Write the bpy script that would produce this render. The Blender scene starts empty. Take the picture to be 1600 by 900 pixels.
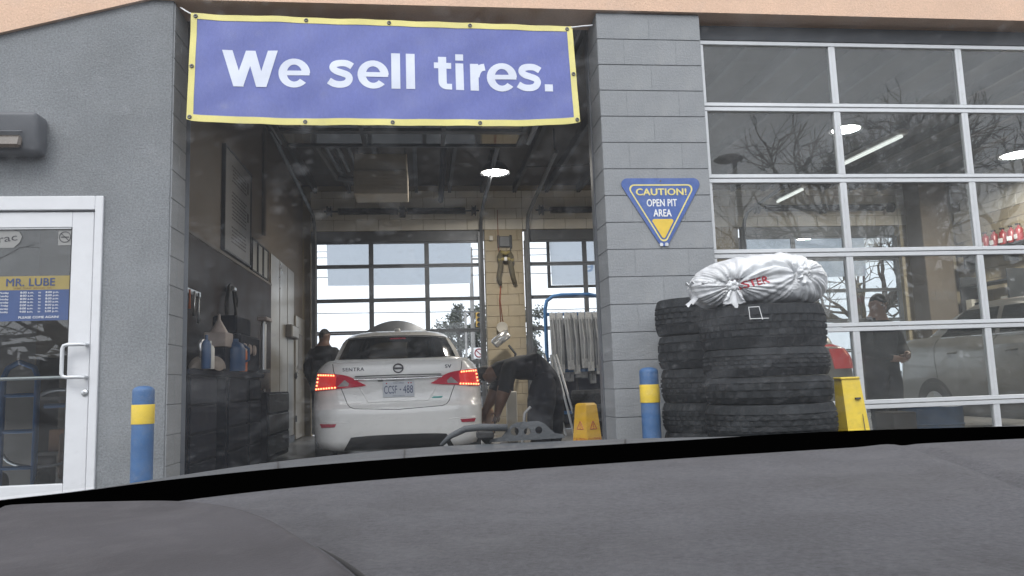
import bpy, bmesh, math, random
from mathutils import Vector, Matrix
from mathutils.bvhtree import BVHTree

SC = bpy.context.scene
COL = SC.collection
R = math.radians
PI = math.pi
rnd = random.Random(7)

# ------------------------------------------------------------------ camera
CAM = Vector((-1.349, -5.436, 0.82))
YAW, PITCH, ROLL = 0.1161816, 0.1223800, 0.0335683
fw = Vector((math.sin(YAW) * math.cos(PITCH), math.cos(YAW) * math.cos(PITCH), math.sin(PITCH)))
r0 = Vector((math.cos(YAW), -math.sin(YAW), 0))
u0 = r0.cross(fw)
rt = r0 * math.cos(ROLL) - u0 * math.sin(ROLL)
up = r0 * math.sin(ROLL) + u0 * math.cos(ROLL)
cam_data = bpy.data.cameras.new('camera')
cam_data.sensor_width = 36.0
cam_data.lens = 36.0 * 1198.38 / 1600.0
cam_data.clip_start = 0.02
cam_data.clip_end = 600
cam = bpy.data.objects.new('camera', cam_data)
M = Matrix((rt, up, -fw)).transposed().to_4x4()
M.translation = CAM
cam.matrix_world = M
COL.objects.link(cam)
SC.camera = cam

# ------------------------------------------------------------------ sky, sun, exposure
SUN_EL, SUN_AZ = R(48), R(200)          # azimuth measured from +Y clockwise: behind the camera
world = bpy.data.worlds.new('World')
SC.world = world
world.use_nodes = True
wn = world.node_tree.nodes
wl = world.node_tree.links
bg = wn['Background']
sky = wn.new('ShaderNodeTexSky')
sky.sky_type = 'NISHITA'
sky.sun_disc = False
sky.sun_elevation = SUN_EL
sky.sun_rotation = SUN_AZ
sky.dust_density = 4.0
sky.air_density = 1.0
hs = wn.new('ShaderNodeHueSaturation')
hs.inputs['Saturation'].default_value = 0.10
mx = wn.new('ShaderNodeMix'); mx.data_type = 'RGBA'          # closed cloud deck: even pale grey over the clear sky
mx.inputs['Factor'].default_value = 0.72
mx.inputs['B'].default_value = (9.2, 9.6, 10.3, 1)
wl.new(sky.outputs['Color'], hs.inputs['Color'])
wl.new(hs.outputs['Color'], mx.inputs['A'])
wl.new(mx.outputs['Result'], bg.inputs['Color'])
bg.inputs['Strength'].default_value = 0.13

sun = bpy.data.lights.new('sun', 'SUN')
sun.energy = 0.7
sun.angle = R(25)
sun.color = (1.0, 0.97, 0.93)
so = bpy.data.objects.new('sun', sun)
sd = Vector((math.sin(SUN_AZ) * math.cos(SUN_EL), math.cos(SUN_AZ) * math.cos(SUN_EL), math.sin(SUN_EL)))
so.rotation_euler = sd.to_track_quat('Z', 'Y').to_euler()
COL.objects.link(so)

SC.view_settings.view_transform = 'Standard'
SC.view_settings.look = 'None'
SC.view_settings.exposure = 0.75
SC.view_settings.gamma = 1.0
SC.cycles.use_denoising = True
SC.cycles.max_bounces = 10
SC.cycles.transparent_max_bounces = 24
SC.cycles.caustics_reflective = False
SC.cycles.caustics_refractive = False
SC.cycles.sample_clamp_indirect = 6.0

# ------------------------------------------------------------------ materials
def ramp(nt, fac, stops):
    n = nt.nodes.new('ShaderNodeValToRGB')
    e = n.color_ramp.elements
    while len(e) < len(stops):
        e.new(0.5)
    for k, (p, c) in enumerate(stops):
        e[k].position = p
        e[k].color = (*c, 1)
    nt.links.new(fac, n.inputs['Fac'])
    return n.outputs['Color']

def noise(nt, scale, detail=4, rough=0.55, vec=None, dist=0.0):
    n = nt.nodes.new('ShaderNodeTexNoise')
    n.inputs['Scale'].default_value = scale
    n.inputs['Detail'].default_value = detail
    n.inputs['Roughness'].default_value = rough
    n.inputs['Distortion'].default_value = dist
    if vec is not None:
        nt.links.new(vec, n.inputs['Vector'])
    return n.outputs['Fac']

def coords(nt, scale=(1, 1, 1)):
    t = nt.nodes.new('ShaderNodeTexCoord')
    m = nt.nodes.new('ShaderNodeMapping')
    m.inputs['Scale'].default_value = scale
    nt.links.new(t.outputs['Object'], m.inputs['Vector'])
    return m.outputs['Vector']

def mix(nt, fac, a, b, mode='MIX'):
    n = nt.nodes.new('ShaderNodeMix'); n.data_type = 'RGBA'; n.blend_type = mode
    for s, v in (('Factor', fac), ('A', a), ('B', b)):
        if hasattr(v, 'is_linked') or isinstance(v, bpy.types.NodeSocket):
            nt.links.new(v, n.inputs[s])
        elif s == 'Factor':
            n.inputs[s].default_value = v
        else:
            n.inputs[s].default_value = (*v, 1)
    return n.outputs['Result']

def mat(name, col, rough=0.6, metal=0.0, var=0.12, vscale=3.0, bump=0.0, bscale=60.0, dirt=0.0, dirtcol=(0.1, 0.09, 0.08),
        emit=None, estr=0.0, coat=0.0, stretch=(1, 1, 1), spec=0.5, fine=0.0, rvar=0.12):
    m = bpy.data.materials.new(name)
    m.use_nodes = True
    nt = m.node_tree
    p = nt.nodes['Principled BSDF']
    v = coords(nt, stretch)
    f = noise(nt, vscale, 5, 0.6, v)
    lo = tuple(max(0, c * (1 - var)) for c in col)
    hi = tuple(min(1, c * (1 + var)) for c in col)
    c = ramp(nt, f, [(0.3, lo), (0.7, hi)])
    if fine:
        g = noise(nt, vscale * 45, 2, 0.7, v)
        gr = ramp(nt, g, [(0.3, (1 - fine,) * 3), (0.7, (1 + fine,) * 3)])
        c = mix(nt, 1.0, c, gr, 'MULTIPLY')
    if dirt:
        d = noise(nt, vscale * 2.3, 8, 0.72, v, 0.4)
        dm = ramp(nt, d, [(0.48, (0, 0, 0)), (0.78, (dirt,) * 3)])
        c = mix(nt, dm, c, dirtcol)
    nt.links.new(c, p.inputs['Base Color'])
    rr = ramp(nt, f, [(0.2, (max(0.02, rough - rvar),) * 3), (0.8, (min(1, rough + rvar),) * 3)])
    nt.links.new(rr, p.inputs['Roughness'])
    p.inputs['Metallic'].default_value = metal
    p.inputs['Specular IOR Level'].default_value = spec
    if coat:
        p.inputs['Coat Weight'].default_value = coat
        p.inputs['Coat Roughness'].default_value = 0.05
    if bump:
        b = nt.nodes.new('ShaderNodeBump')
        b.inputs['Strength'].default_value = bump
        b.inputs['Distance'].default_value = 0.01
        nt.links.new(noise(nt, bscale, 6, 0.65, v), b.inputs['Height'])
        nt.links.new(b.outputs['Normal'], p.inputs['Normal'])
    if emit:
        p.inputs['Emission Color'].default_value = (*emit, 1)
        p.inputs['Emission Strength'].default_value = estr
    return m

def glass(name, tint=(0.93, 0.95, 0.95), ior=1.5, film=0.0, filmcol=(0.5, 0.5, 0.5), rough=0.0, spots=False, gain=1.0):
    """Thin pane: what passes straight through, a Fresnel reflection, and a thin film of dust or drops."""
    m = bpy.data.materials.new(name)
    m.use_nodes = True
    nt = m.node_tree
    nt.nodes.remove(nt.nodes['Principled BSDF'])
    out = nt.nodes['Material Output']
    tr = nt.nodes.new('ShaderNodeBsdfTransparent')
    tr.inputs['Color'].default_value = (*tint, 1)
    gl = nt.nodes.new('ShaderNodeBsdfGlossy')
    gl.inputs['Roughness'].default_value = rough
    fr = nt.nodes.new('ShaderNodeFresnel')
    fr.inputs['IOR'].default_value = ior
    geo = nt.nodes.new('ShaderNodeNewGeometry')          # a thin sheet mirrors the same from both faces
    bf = nt.nodes.new('ShaderNodeMix')
    bf.inputs['A'].default_value = ior
    bf.inputs['B'].default_value = 1.0 / ior
    nt.links.new(geo.outputs['Backfacing'], bf.inputs['Factor'])
    nt.links.new(bf.outputs['Result'], fr.inputs['IOR'])
    g = nt.nodes.new('ShaderNodeMath'); g.operation = 'MULTIPLY'; g.inputs[1].default_value = gain
    nt.links.new(fr.outputs['Fac'], g.inputs[0])
    ms = nt.nodes.new('ShaderNodeMixShader')
    nt.links.new(g.outputs[0], ms.inputs['Fac'])
    nt.links.new(tr.outputs[0], ms.inputs[1])
    nt.links.new(gl.outputs[0], ms.inputs[2])
    last = ms.outputs[0]
    if film:
        df = nt.nodes.new('ShaderNodeBsdfDiffuse')
        df.inputs['Color'].default_value = (*filmcol, 1)
        dt = nt.nodes.new('ShaderNodeBsdfTranslucent')
        dt.inputs['Color'].default_value = (*filmcol, 1)
        dm = nt.nodes.new('ShaderNodeMixShader')
        dm.inputs['Fac'].default_value = 0.5
        nt.links.new(df.outputs[0], dm.inputs[1]); nt.links.new(dt.outputs[0], dm.inputs[2])
        v = coords(nt)
        f = noise(nt, 2.2, 6, 0.65, v)
        base = ramp(nt, f, [(0.3, (film * 0.5,) * 3), (0.75, (film * 1.5,) * 3)])
        if spots:
            for sc_, amt, lo_ in ((85, 3.6, .50), (160, 3.6, .50)):
                vo = nt.nodes.new('ShaderNodeTexVoronoi')
                vo.inputs['Scale'].default_value = sc_
                nt.links.new(v, vo.inputs['Vector'])
                s1 = ramp(nt, vo.outputs['Distance'], [(0.04, (1, 1, 1)), (0.44, (0, 0, 0))])
                s2 = ramp(nt, vo.outputs['Color'], [(lo_, (0, 0, 0)), (0.80, (film * amt,) * 3)])
                sp = mix(nt, 1.0, s1, s2, 'MULTIPLY')
                n2 = noise(nt, 7, 3, 0.6, v)
                sp = mix(nt, 1.0, sp, ramp(nt, n2, [(0.36, (.15, .15, .15)), (0.68, (1, 1, 1))]), 'MULTIPLY')
                base = mix(nt, 1.0, base, sp, 'ADD')
            sm = noise(nt, 26, 5, 0.6, v, 0.5)             # dried smears
            base = mix(nt, 1.0, base, ramp(nt, sm, [(0.50, (0, 0, 0)), (0.78, (film * 2.6,) * 3)]), 'ADD')
        m2 = nt.nodes.new('ShaderNodeMixShader')
        nt.links.new(base, m2.inputs['Fac'])
        nt.links.new(last, m2.inputs[1])
        nt.links.new(dm.outputs[0], m2.inputs[2])
        last = m2.outputs[0]
    nt.links.new(last, out.inputs['Surface'])
    return m

MT = {}
MT['stucco'] = mat('grey_stucco', (0.20, 0.212, 0.222), 0.9, var=0.14, vscale=1.6, bump=0.7, bscale=90, dirt=0.25, dirtcol=(0.29, 0.295, 0.29), fine=0.22)
MT['orange'] = mat('orange_stucco', (0.70, 0.48, 0.345), 0.9, var=0.06, vscale=2, bump=0.6, bscale=80, fine=0.08)
MT['block'] = mat('grey_painted_block', (0.245, 0.257, 0.268), 0.75, var=0.10, vscale=2.5, bump=0.45, bscale=60, dirt=0.5, dirtcol=(0.31, 0.315, 0.31), fine=0.12)
MT['mortar'] = mat('painted_mortar', (0.20, 0.21, 0.22), 0.9, var=0.1, bump=0.4)
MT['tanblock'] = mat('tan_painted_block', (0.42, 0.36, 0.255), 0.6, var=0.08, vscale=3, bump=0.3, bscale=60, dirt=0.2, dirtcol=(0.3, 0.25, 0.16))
MT['whiteblock'] = mat('cream_painted_block', (0.76, 0.73, 0.66), 0.6, var=0.06, vscale=3, bump=0.3, bscale=60)
MT['tanmortar'] = mat('tan_mortar', (0.30, 0.25, 0.16), 0.9, var=0.1)
MT['wainscot'] = mat('brown_gloss_panel', (0.030, 0.021, 0.018), 0.5, spec=0.06, var=0.3, vscale=2, dirt=0.2, dirtcol=(0.06, 0.05, 0.045))
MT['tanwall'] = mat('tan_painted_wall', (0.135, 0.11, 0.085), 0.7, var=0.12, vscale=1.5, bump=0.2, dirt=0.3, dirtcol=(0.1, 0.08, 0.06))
MT['greywallin'] = mat('grey_interior_wall', (0.16, 0.15, 0.14), 0.8, var=0.15, vscale=1.2, dirt=0.3)
MT['galv'] = mat('pale_metal_panel', (0.30, 0.275, 0.235), 0.34, metal=0.35, var=0.08, vscale=1.2, dirt=0.2, dirtcol=(0.18, 0.155, 0.12))
MT['ceil'] = mat('dark_ceiling', (0.085, 0.08, 0.078), 0.9, var=0.25, vscale=1.4, dirt=0.3, dirtcol=(0.03, 0.03, 0.035))
MT['floor'] = mat('shop_floor', (0.14, 0.135, 0.13), 0.35, var=0.3, vscale=1.3, dirt=0.5, dirtcol=(0.04, 0.04, 0.04), bump=0.1)
MT['asphalt'] = mat('asphalt', (0.055, 0.056, 0.058), 0.75, var=0.25, vscale=0.6, bump=0.5, bscale=120, fine=0.2, dirt=0.2)
MT['alu'] = mat('silver_aluminium', (0.62, 0.635, 0.65), 0.45, metal=0.25, var=0.05, vscale=2, dirt=0.25, dirtcol=(0.42, 0.43, 0.44))
MT['darkalu'] = mat('dark_metal', (0.05, 0.055, 0.062), 0.5, metal=0.3, var=0.2, vscale=4, dirt=0.3)
MT['dooralu'] = mat('grey_door_metal', (0.12, 0.13, 0.145), 0.5, metal=0.3, var=0.12, vscale=4)
MT['whitepaint'] = mat('white_door_paint', (0.66, 0.67, 0.69), 0.45, var=0.05, vscale=1.6, dirt=0.25, dirtcol=(0.5, 0.5, 0.51))
MT['steel'] = mat('brushed_steel', (0.55, 0.56, 0.57), 0.35, metal=0.9, var=0.1, vscale=6)
MT['black'] = mat('black_plastic', (0.012, 0.012, 0.013), 0.6, var=0.2)
MT['rubber'] = mat('rubber_seal', (0.02, 0.02, 0.021), 0.8, var=0.2)
MT['bannerblue'] = mat('banner_blue', (0.115, 0.140, 0.385), 0.6, var=0.05, vscale=1.5, bump=0.15, bscale=200, fine=0.07, dirt=0.45, dirtcol=(0.17, 0.20, 0.43), stretch=(1, 1, .5))
MT['banneryellow'] = mat('banner_yellow', (0.70, 0.63, 0.22), 0.6, var=0.06, vscale=4, fine=0.05)
MT['bannerwhite'] = mat('banner_white', (0.66, 0.70, 0.80), 0.6, var=0.05, vscale=5, dirt=0.2, dirtcol=(0.5, 0.54, 0.66))
MT['signblue'] = mat('sign_blue', (0.055, 0.11, 0.33), 0.45, var=0.16, vscale=9, dirt=0.5, dirtcol=(0.15, 0.2, 0.42))
MT['yellow'] = mat('yellow_paint', (0.72, 0.50, 0.06), 0.5, var=0.08, vscale=9, dirt=0.2, dirtcol=(0.5, 0.36, 0.08))
MT['paleyellow'] = mat('pale_yellow_print', (0.72, 0.62, 0.22), 0.5, var=0.1, vscale=20)
MT['white'] = mat('white_print', (0.78, 0.79, 0.80), 0.5, var=0.04)
MT['bollblue'] = mat('bollard_blue', (0.045, 0.120, 0.27), 0.55, var=0.2, vscale=8, dirt=0.7, dirtcol=(0.12, 0.18, 0.28), bump=0.25)
MT['bollyel'] = mat('bollard_yellow', (0.78, 0.56, 0.05), 0.5, var=0.08, vscale=10, dirt=0.4, dirtcol=(0.42, 0.32, 0.08))
MT['tyre'] = mat('tyre_rubber', (0.0125, 0.0145, 0.0165), 0.75, var=0.4, vscale=7, dirt=0.65, dirtcol=(0.036, 0.040, 0.043), bump=0.4, bscale=90, spec=0.35)
MT['bag'] = mat('white_plastic_bag', (0.65, 0.665, 0.68), 0.34, var=0.10, vscale=4, bump=0.35, bscale=22, dirt=0.25, dirtcol=(0.58, 0.59, 0.61))
MT['red'] = mat('red_print', (0.45, 0.03, 0.05), 0.5, var=0.15)
MT['conered'] = mat('sign_red_print', (0.50, 0.12, 0.03), 0.5, var=0.15)
MT['wornyellow'] = mat('worn_yellow_plastic', (0.76, 0.56, 0.06), 0.5, var=0.10, vscale=8, dirt=0.45, dirtcol=(0.42, 0.32, 0.07), bump=0.1)
MT['coneyellow'] = mat('yellow_plastic', (0.72, 0.42, 0.03), 0.45, var=0.08, vscale=12, dirt=0.25, dirtcol=(0.45, 0.27, 0.05))
MT['lampgrey'] = mat('lamp_grey', (0.085, 0.09, 0.10), 0.5, var=0.15, vscale=6, bump=0.15)
MT['lamplens'] = mat('lamp_lens', (0.085, 0.065, 0.05), 0.3, var=0.25, vscale=9)
MT['paint'] = mat('pearl_white_paint', (0.84, 0.84, 0.825), 0.28, var=0.02, vscale=2, coat=0.8, rvar=0.03)
MT['silverpaint'] = mat('silver_grey_paint', (0.24, 0.235, 0.225), 0.3, metal=0.5, var=0.04, vscale=2, coat=0.8, rvar=0.03)
MT['beigepaint'] = mat('beige_paint', (0.36, 0.33, 0.28), 0.3, metal=0.3, var=0.04, vscale=2, coat=0.8, rvar=0.03)
MT['carglass'] = mat('dark_car_glass', (0.012, 0.015, 0.016), 0.06, var=0.5, vscale=3, rvar=0.02, spec=0.9)
MT['seam'] = mat('panel_gap', (0.05, 0.05, 0.05), 0.8)
MT['chrome'] = mat('chrome', (0.80, 0.81, 0.82), 0.16, metal=0.75, var=0.03, rvar=0.04)
MT['darkchrome'] = mat('dark_badge', (0.10, 0.10, 0.11), 0.3, metal=0.8, var=0.05)
MT['taillens'] = mat('tail_lens_red', (0.36, 0.010, 0.035), 0.15, var=0.1, vscale=10, emit=(1.0, 0.03, 0.07), estr=0.05, coat=0.6, rvar=0.03)
MT['tailbright'] = mat('tail_lens_lit', (0.5, 0.02, 0.02), 0.15, var=0.1, emit=(1.0, 0.05, 0.04), estr=0.20, coat=0.6, rvar=0.03)
MT['led'] = mat('tail_led', (0.9, 0.4, 0.2), 0.3, emit=(1.0, 0.27, 0.11), estr=2.4)
MT['clearlens'] = mat('clear_lens', (0.55, 0.50, 0.50), 0.15, var=0.15, vscale=20, metal=0.4)
MT['reflector'] = mat('reflector_red', (0.40, 0.02, 0.05), 0.25, var=0.1)
MT['plate'] = mat('plate_white', (0.62, 0.65, 0.70), 0.45, var=0.03)
MT['plateblue'] = mat('plate_blue', (0.035, 0.06, 0.16), 0.5)
MT['green'] = mat('badge_green', (0.05, 0.40, 0.36), 0.4)
MT['cloth_black'] = mat('black_work_jacket', (0.008, 0.009, 0.012), 0.85, var=0.35, vscale=5, bump=0.5, bscale=18)
MT['cloth_navy'] = mat('navy_trousers', (0.012, 0.014, 0.022), 0.88, var=0.3, vscale=5, bump=0.4, bscale=20)
MT['cloth_maroon'] = mat('dark_maroon_shirt', (0.05, 0.014, 0.016), 0.85, var=0.3, vscale=5, bump=0.4, bscale=20)
MT['skin'] = mat('skin', (0.34, 0.19, 0.135), 0.55, var=0.1, vscale=8)
MT['skindark'] = mat('skin_dark', (0.15, 0.082, 0.056), 0.55, var=0.12, vscale=8)  # darker copy of the skin colour
MT['hair'] = mat('dark_hair', (0.014, 0.012, 0.011), 0.7, var=0.3, vscale=40, bump=0.5, bscale=80)
MT['shoe'] = mat('black_boot', (0.012, 0.012, 0.012), 0.6)
MT['harness'] = mat('olive_webbing', (0.11, 0.095, 0.055), 0.8, var=0.25, vscale=15, bump=0.3)
MT['harnessy'] = mat('yellow_webbing', (0.30, 0.25, 0.09), 0.8, var=0.25, vscale=15)
MT['cord'] = mat('red_cord', (0.28, 0.07, 0.03), 0.7)
MT['rackblue'] = mat('rack_blue', (0.03, 0.13, 0.33), 0.45, var=0.12, vscale=8)
MT['clearpack'] = mat('blister_pack', (0.36, 0.38, 0.41), 0.3, var=0.25, vscale=9, stretch=(6, 1, 0.6))
MT['card'] = mat('printed_card', (0.55, 0.57, 0.60), 0.5, var=0.25, vscale=25)
MT['navymetal'] = mat('navy_tool_metal', (0.0055, 0.008, 0.016), 0.7, spec=0.1, var=0.3, vscale=6, dirt=0.3, dirtcol=(0.03, 0.03, 0.035))
MT['bluecan'] = mat('blue_drum', (0.02, 0.06, 0.14), 0.5, var=0.2, vscale=6, dirt=0.3)
MT['rag'] = mat('dirty_rag', (0.20, 0.17, 0.145), 0.9, var=0.25, vscale=8, bump=0.6, bscale=20)
MT['funnel'] = mat('grey_funnel', (0.30, 0.25, 0.22), 0.5, var=0.2, vscale=8)
MT['wallboard'] = mat('grey_notice_board', (0.17, 0.17, 0.175), 0.55, var=0.08, vscale=3)
MT['ink'] = mat('dark_ink', (0.045, 0.045, 0.05), 0.7)
MT['paper'] = mat('grey_paper', (0.26, 0.26, 0.25), 0.6, var=0.1)
MT['dimglow'] = mat('lamp_shade_white', (0.8, 0.8, 0.78), 0.5, emit=(1.0, 0.96, 0.90), estr=0.30)
MT['lampglow'] = mat('lamp_diffuser', (0.9, 0.9, 0.88), 0.5, emit=(1.0, 0.95, 0.86), estr=3.0)
MT['tubeglow'] = mat('fluorescent_tube', (0.9, 0.9, 0.88), 0.5, emit=(0.95, 0.97, 0.92), estr=0.85)
MT['heater'] = mat('heater_enamel', (0.50, 0.44, 0.34), 0.55, var=0.1, vscale=2, dirt=0.3, dirtcol=(0.1, 0.09, 0.07))
MT['extred'] = mat('extinguisher_red', (0.27, 0.025, 0.03), 0.35, var=0.1)
MT['orangebox'] = mat('orange_box', (0.36, 0.17, 0.07), 0.6, var=0.2)
MT['flyer'] = mat('banner_back', (0.42, 0.47, 0.53), 0.7, var=0.05, vscale=1.5, fine=0.05)
MT['flyerprint'] = mat('banner_back_print', (0.52, 0.56, 0.61), 0.7, var=0.06)
for k_, t_ in (('flyer', .85), ('flyerprint', .93)):          # thin cloth lets daylight through
    nt_ = MT[k_].node_tree; p_ = nt_.nodes['Principled BSDF']
    tl0 = nt_.nodes.new('ShaderNodeBsdfTranslucent'); tl0.inputs['Color'].default_value = (0.86, 0.91, 0.97, 1)
    ms0 = nt_.nodes.new('ShaderNodeMixShader'); ms0.inputs['Fac'].default_value = t_
    nt_.links.new(p_.outputs[0], ms0.inputs[1]); nt_.links.new(tl0.outputs[0], ms0.inputs[2])
    nt_.links.new(ms0.outputs[0], nt_.nodes['Material Output'].inputs['Surface'])
MT['bark'] = mat('grey_bark', (0.085, 0.07, 0.058), 0.9, var=0.3, vscale=6, bump=0.6, bscale=30)
MT['leaf'] = mat('hazed_green_leaf', (0.12, 0.13, 0.11), 0.8, var=0.45, vscale=1.5)  # leaf green lightened, with distant haze put into the colour
MT['woodleaf'] = mat('dark_scrub', (0.055, 0.055, 0.045), 0.9, var=0.45, vscale=0.7)
MT['pole'] = mat('weathered_pole', (0.30, 0.29, 0.28), 0.8, var=0.15, vscale=4)
MT['signal'] = mat('signal_yellow', (0.55, 0.33, 0.06), 0.6, var=0.1)
MT['dash'] = mat('dashboard_grey', (0.100, 0.100, 0.109), 0.7, var=0.24, vscale=6, bump=0.6, bscale=420, fine=0.20, dirt=0.65, dirtcol=(0.150, 0.150, 0.160), spec=0.3)
MT['binn'] = mat('instrument_hood_grey', (0.066, 0.063, 0.068), 0.8, var=0.2, vscale=7, bump=0.2, bscale=380, dirt=0.6, dirtcol=(0.115, 0.11, 0.115), spec=0.2)
MT['frit'] = mat('black_frit', (0.0006, 0.0006, 0.0006), 0.95, var=0.2, spec=0.0)
MT['cowl'] = mat('cowl_plastic', (0.055, 0.061, 0.067), 0.6, var=0.10, vscale=6, bump=0.25, bscale=200)
MT['headliner'] = mat('headliner_grey', (0.20, 0.20, 0.20), 0.9)
MT['cabinetwhite'] = mat('white_enamel', (0.55, 0.53, 0.48), 0.4, var=0.06)
MT['rust'] = mat('rusty_brown', (0.20, 0.11, 0.06), 0.7, var=0.3, vscale=12)
MT['decal'] = glass('decal_clear', film=0.35, filmcol=(0.6, 0.61, 0.62))
MT['decalyellow'] = mat('decal_yellow', (0.30, 0.235, 0.075), 0.5, var=0.12, vscale=5)
MT['decalblue'] = mat('decal_blue', (0.045, 0.08, 0.20), 0.5, var=0.12, vscale=4)
MT['doorglass'] = glass('garage_door_glass', (0.86, 0.88, 0.88), 1.55, film=0.075, filmcol=(0.50, 0.52, 0.52), gain=0.95)
MT['backglass'] = glass('back_door_glass', (0.93, 0.95, 0.96), 1.45)
MT['entryglass'] = glass('entry_door_glass', (0.80, 0.82, 0.82), 1.6, film=0.02)
MT['windscreen'] = glass('windscreen_glass', (0.97, 0.975, 0.98), 1.45, film=0.029, filmcol=(0.74, 0.77, 0.80), spots=True, gain=0.8)

# ------------------------------------------------------------------ mesh helpers
class MB:
    """Collects shapes for one mesh object; each face may carry its own material slot."""
    def __init__(s):
        s.v, s.f, s.mi, s.slot = [], [], [], 0
    def add(s, vs, fs):
        b = len(s.v)
        s.v += [tuple(p) for p in vs]
        for f in fs:
            s.f.append(tuple(b + i for i in f)); s.mi.append(s.slot)
        return s
    def box(s, a, b, rot=None, bev=0.0):
        (x0, y0, z0), (x1, y1, z1) = a, b
        if bev > 0:
            e = min(bev, abs(x1 - x0) * .49, abs(y1 - y0) * .49, abs(z1 - z0) * .49)
            bm = bmesh.new()
            bmesh.ops.create_cube(bm, size=1)
            for v in bm.verts:
                v.co = Vector((x0 + (v.co.x + .5) * (x1 - x0), y0 + (v.co.y + .5) * (y1 - y0), z0 + (v.co.z + .5) * (z1 - z0)))
            bmesh.ops.bevel(bm, geom=bm.edges[:], offset=e, segments=1, profile=.5, affect='EDGES')
            bm.verts.index_update()
            vs = [v.co.copy() for v in bm.verts]; fs = [[v.index for v in f.verts] for f in bm.faces]
            bm.free()
        else:
            vs = [Vector(p) for p in ((x0,y0,z0),(x1,y0,z0),(x1,y1,z0),(x0,y1,z0),(x0,y0,z1),(x1,y0,z1),(x1,y1,z1),(x0,y1,z1))]
            fs = [(0,3,2,1),(4,5,6,7),(0,1,5,4),(1,2,6,5),(2,3,7,6),(3,0,4,7)]
        if rot is not None:
            c = Vector(((x0+x1)/2, (y0+y1)/2, (z0+z1)/2))
            vs = [rot @ (v - c) + c for v in vs]
        return s.add(vs, fs)
    def tube(s, pts, r, n=8, caps=True, closed=False):
        pts = [Vector(p) for p in pts]
        m = len(pts)
        rs = r if isinstance(r, (list, tuple)) else [r] * m
        vs, fs = [], []
        ref = None
        for i, p in enumerate(pts):
            if closed:
                d = pts[(i + 1) % m] - pts[i - 1]
            else:
                d = (pts[min(i + 1, m - 1)] - pts[max(i - 1, 0)])
            d.normalize()
            if ref is None:
                ref = d.orthogonal().normalized()
            ref = (ref - d * ref.dot(d))
            if ref.length < 1e-5:
                ref = d.orthogonal()
            ref.normalize()
            bn = d.cross(ref)
            for k in range(n):
                a = 2 * PI * k / n
                vs.append(p + (ref * math.cos(a) + bn * math.sin(a)) * rs[i])
        for i in range(m if closed else m - 1):
            j = (i + 1) % m
            for k in range(n):
                l = (k + 1) % n
                fs.append((i*n+k, i*n+l, j*n+l, j*n+k))
        if caps and not closed:
            fs.append(tuple(range(n - 1, -1, -1)))
            fs.append(tuple((m - 1) * n + k for k in range(n)))
        return s.add(vs, fs)
    def lathe(s, prof, n=32, c=(0, 0, 0), mtx=None, closed=False):
        """prof: (radius, height) pairs turned about local Z."""
        c = Vector(c); vs, fs = [], []
        m = len(prof)
        for (r, h) in prof:
            for k in range(n):
                a = 2 * PI * k / n
                p = Vector((r * math.cos(a), r * math.sin(a), h))
                vs.append((mtx @ p if mtx is not None else p) + c)
        for i in range(m if closed else m - 1):
            j = (i + 1) % m
            for k in range(n):
                l = (k + 1) % n
                fs.append((i*n+k, i*n+l, j*n+l, j*n+k))
        if not closed:
            if prof[0][0] > 1e-4: fs.append(tuple(range(n - 1, -1, -1)))
            if prof[-1][0] > 1e-4: fs.append(tuple((m - 1) * n + k for k in range(n)))
        return s.add(vs, fs)
    def prism(s, poly, y0, y1):
        """poly of (x, z), pushed from y0 (front) to y1."""
        n = len(poly)
        vs = [(x, y0, z) for x, z in poly] + [(x, y1, z) for x, z in poly]
        fs = [tuple(range(n)), tuple(range(2*n - 1, n - 1, -1))]
        for i in range(n):
            j = (i + 1) % n
            fs.append((i, i + n, j + n, j))
        return s.add(vs, fs)
    def grid(s, fn, nu, nv, thick=None):
        vs = [fn(i / nu, j / nv) for j in range(nv + 1) for i in range(nu + 1)]
        w = nu + 1
        fs = [(j*w+i, j*w+i+1, (j+1)*w+i+1, (j+1)*w+i) for j in range(nv) for i in range(nu)]
        s.add(vs, fs)
        if thick is not None:
            t = Vector(thick)
            s.add([Vector(p) + t for p in vs], [tuple(reversed(f)) for f in fs])
            rim = [i for i in range(w)] + [j*w + nu for j in range(1, nv + 1)] + [nv*w + i for i in range(nu - 1, -1, -1)] + [j*w for j in range(nv - 1, 0, -1)]
            k = len(rim)
            s.add([vs[i] for i in rim] + [Vector(vs[i]) + t for i in rim], [(a, a + k, (a + 1) % k + k, (a + 1) % k) for a in range(k)])
        return s
    def mesh(s, name, mats, smooth=False, fix=True):
        me = bpy.data.meshes.new(name)
        me.from_pydata([tuple(v) for v in s.v], [], s.f)
        for m in (mats if isinstance(mats, (list, tuple)) else [mats]):
            me.materials.append(m)
        me.polygons.foreach_set('material_index', s.mi)
        if fix:
            bm = bmesh.new(); bm.from_mesh(me)
            bmesh.ops.recalc_face_normals(bm, faces=bm.faces[:])
            bm.to_mesh(me); bm.free()
        if smooth:
            me.polygons.foreach_set('use_smooth', [True] * len(me.polygons))
            if smooth is not True:
                me.set_sharp_from_angle(angle=R(smooth))
        me.update()
        return me
    def build(s, name, mats, parent=None, smooth=False, fix=True):
        return link(name, s.mesh(name, mats, smooth, fix), parent)

def link(name, me, parent=None):
    o = bpy.data.objects.new(name, me)
    COL.objects.link(o)
    if parent is not None:
        o.parent = parent
    return o

def tag(o, label=None, cat=None, group=None, kind=None):
    if label: o['label'] = label
    if cat: o['category'] = cat
    if group: o['group'] = group
    if kind: o['kind'] = kind
    return o

def empty(name, label, cat, loc=(0, 0, 0), rz=0.0, group=None):
    o = bpy.data.objects.new(name, None)
    o.empty_display_size = 0.1
    COL.objects.link(o)
    o.location = loc
    o.rotation_euler = (0, 0, rz)
    return tag(o, label, cat, group)

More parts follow.
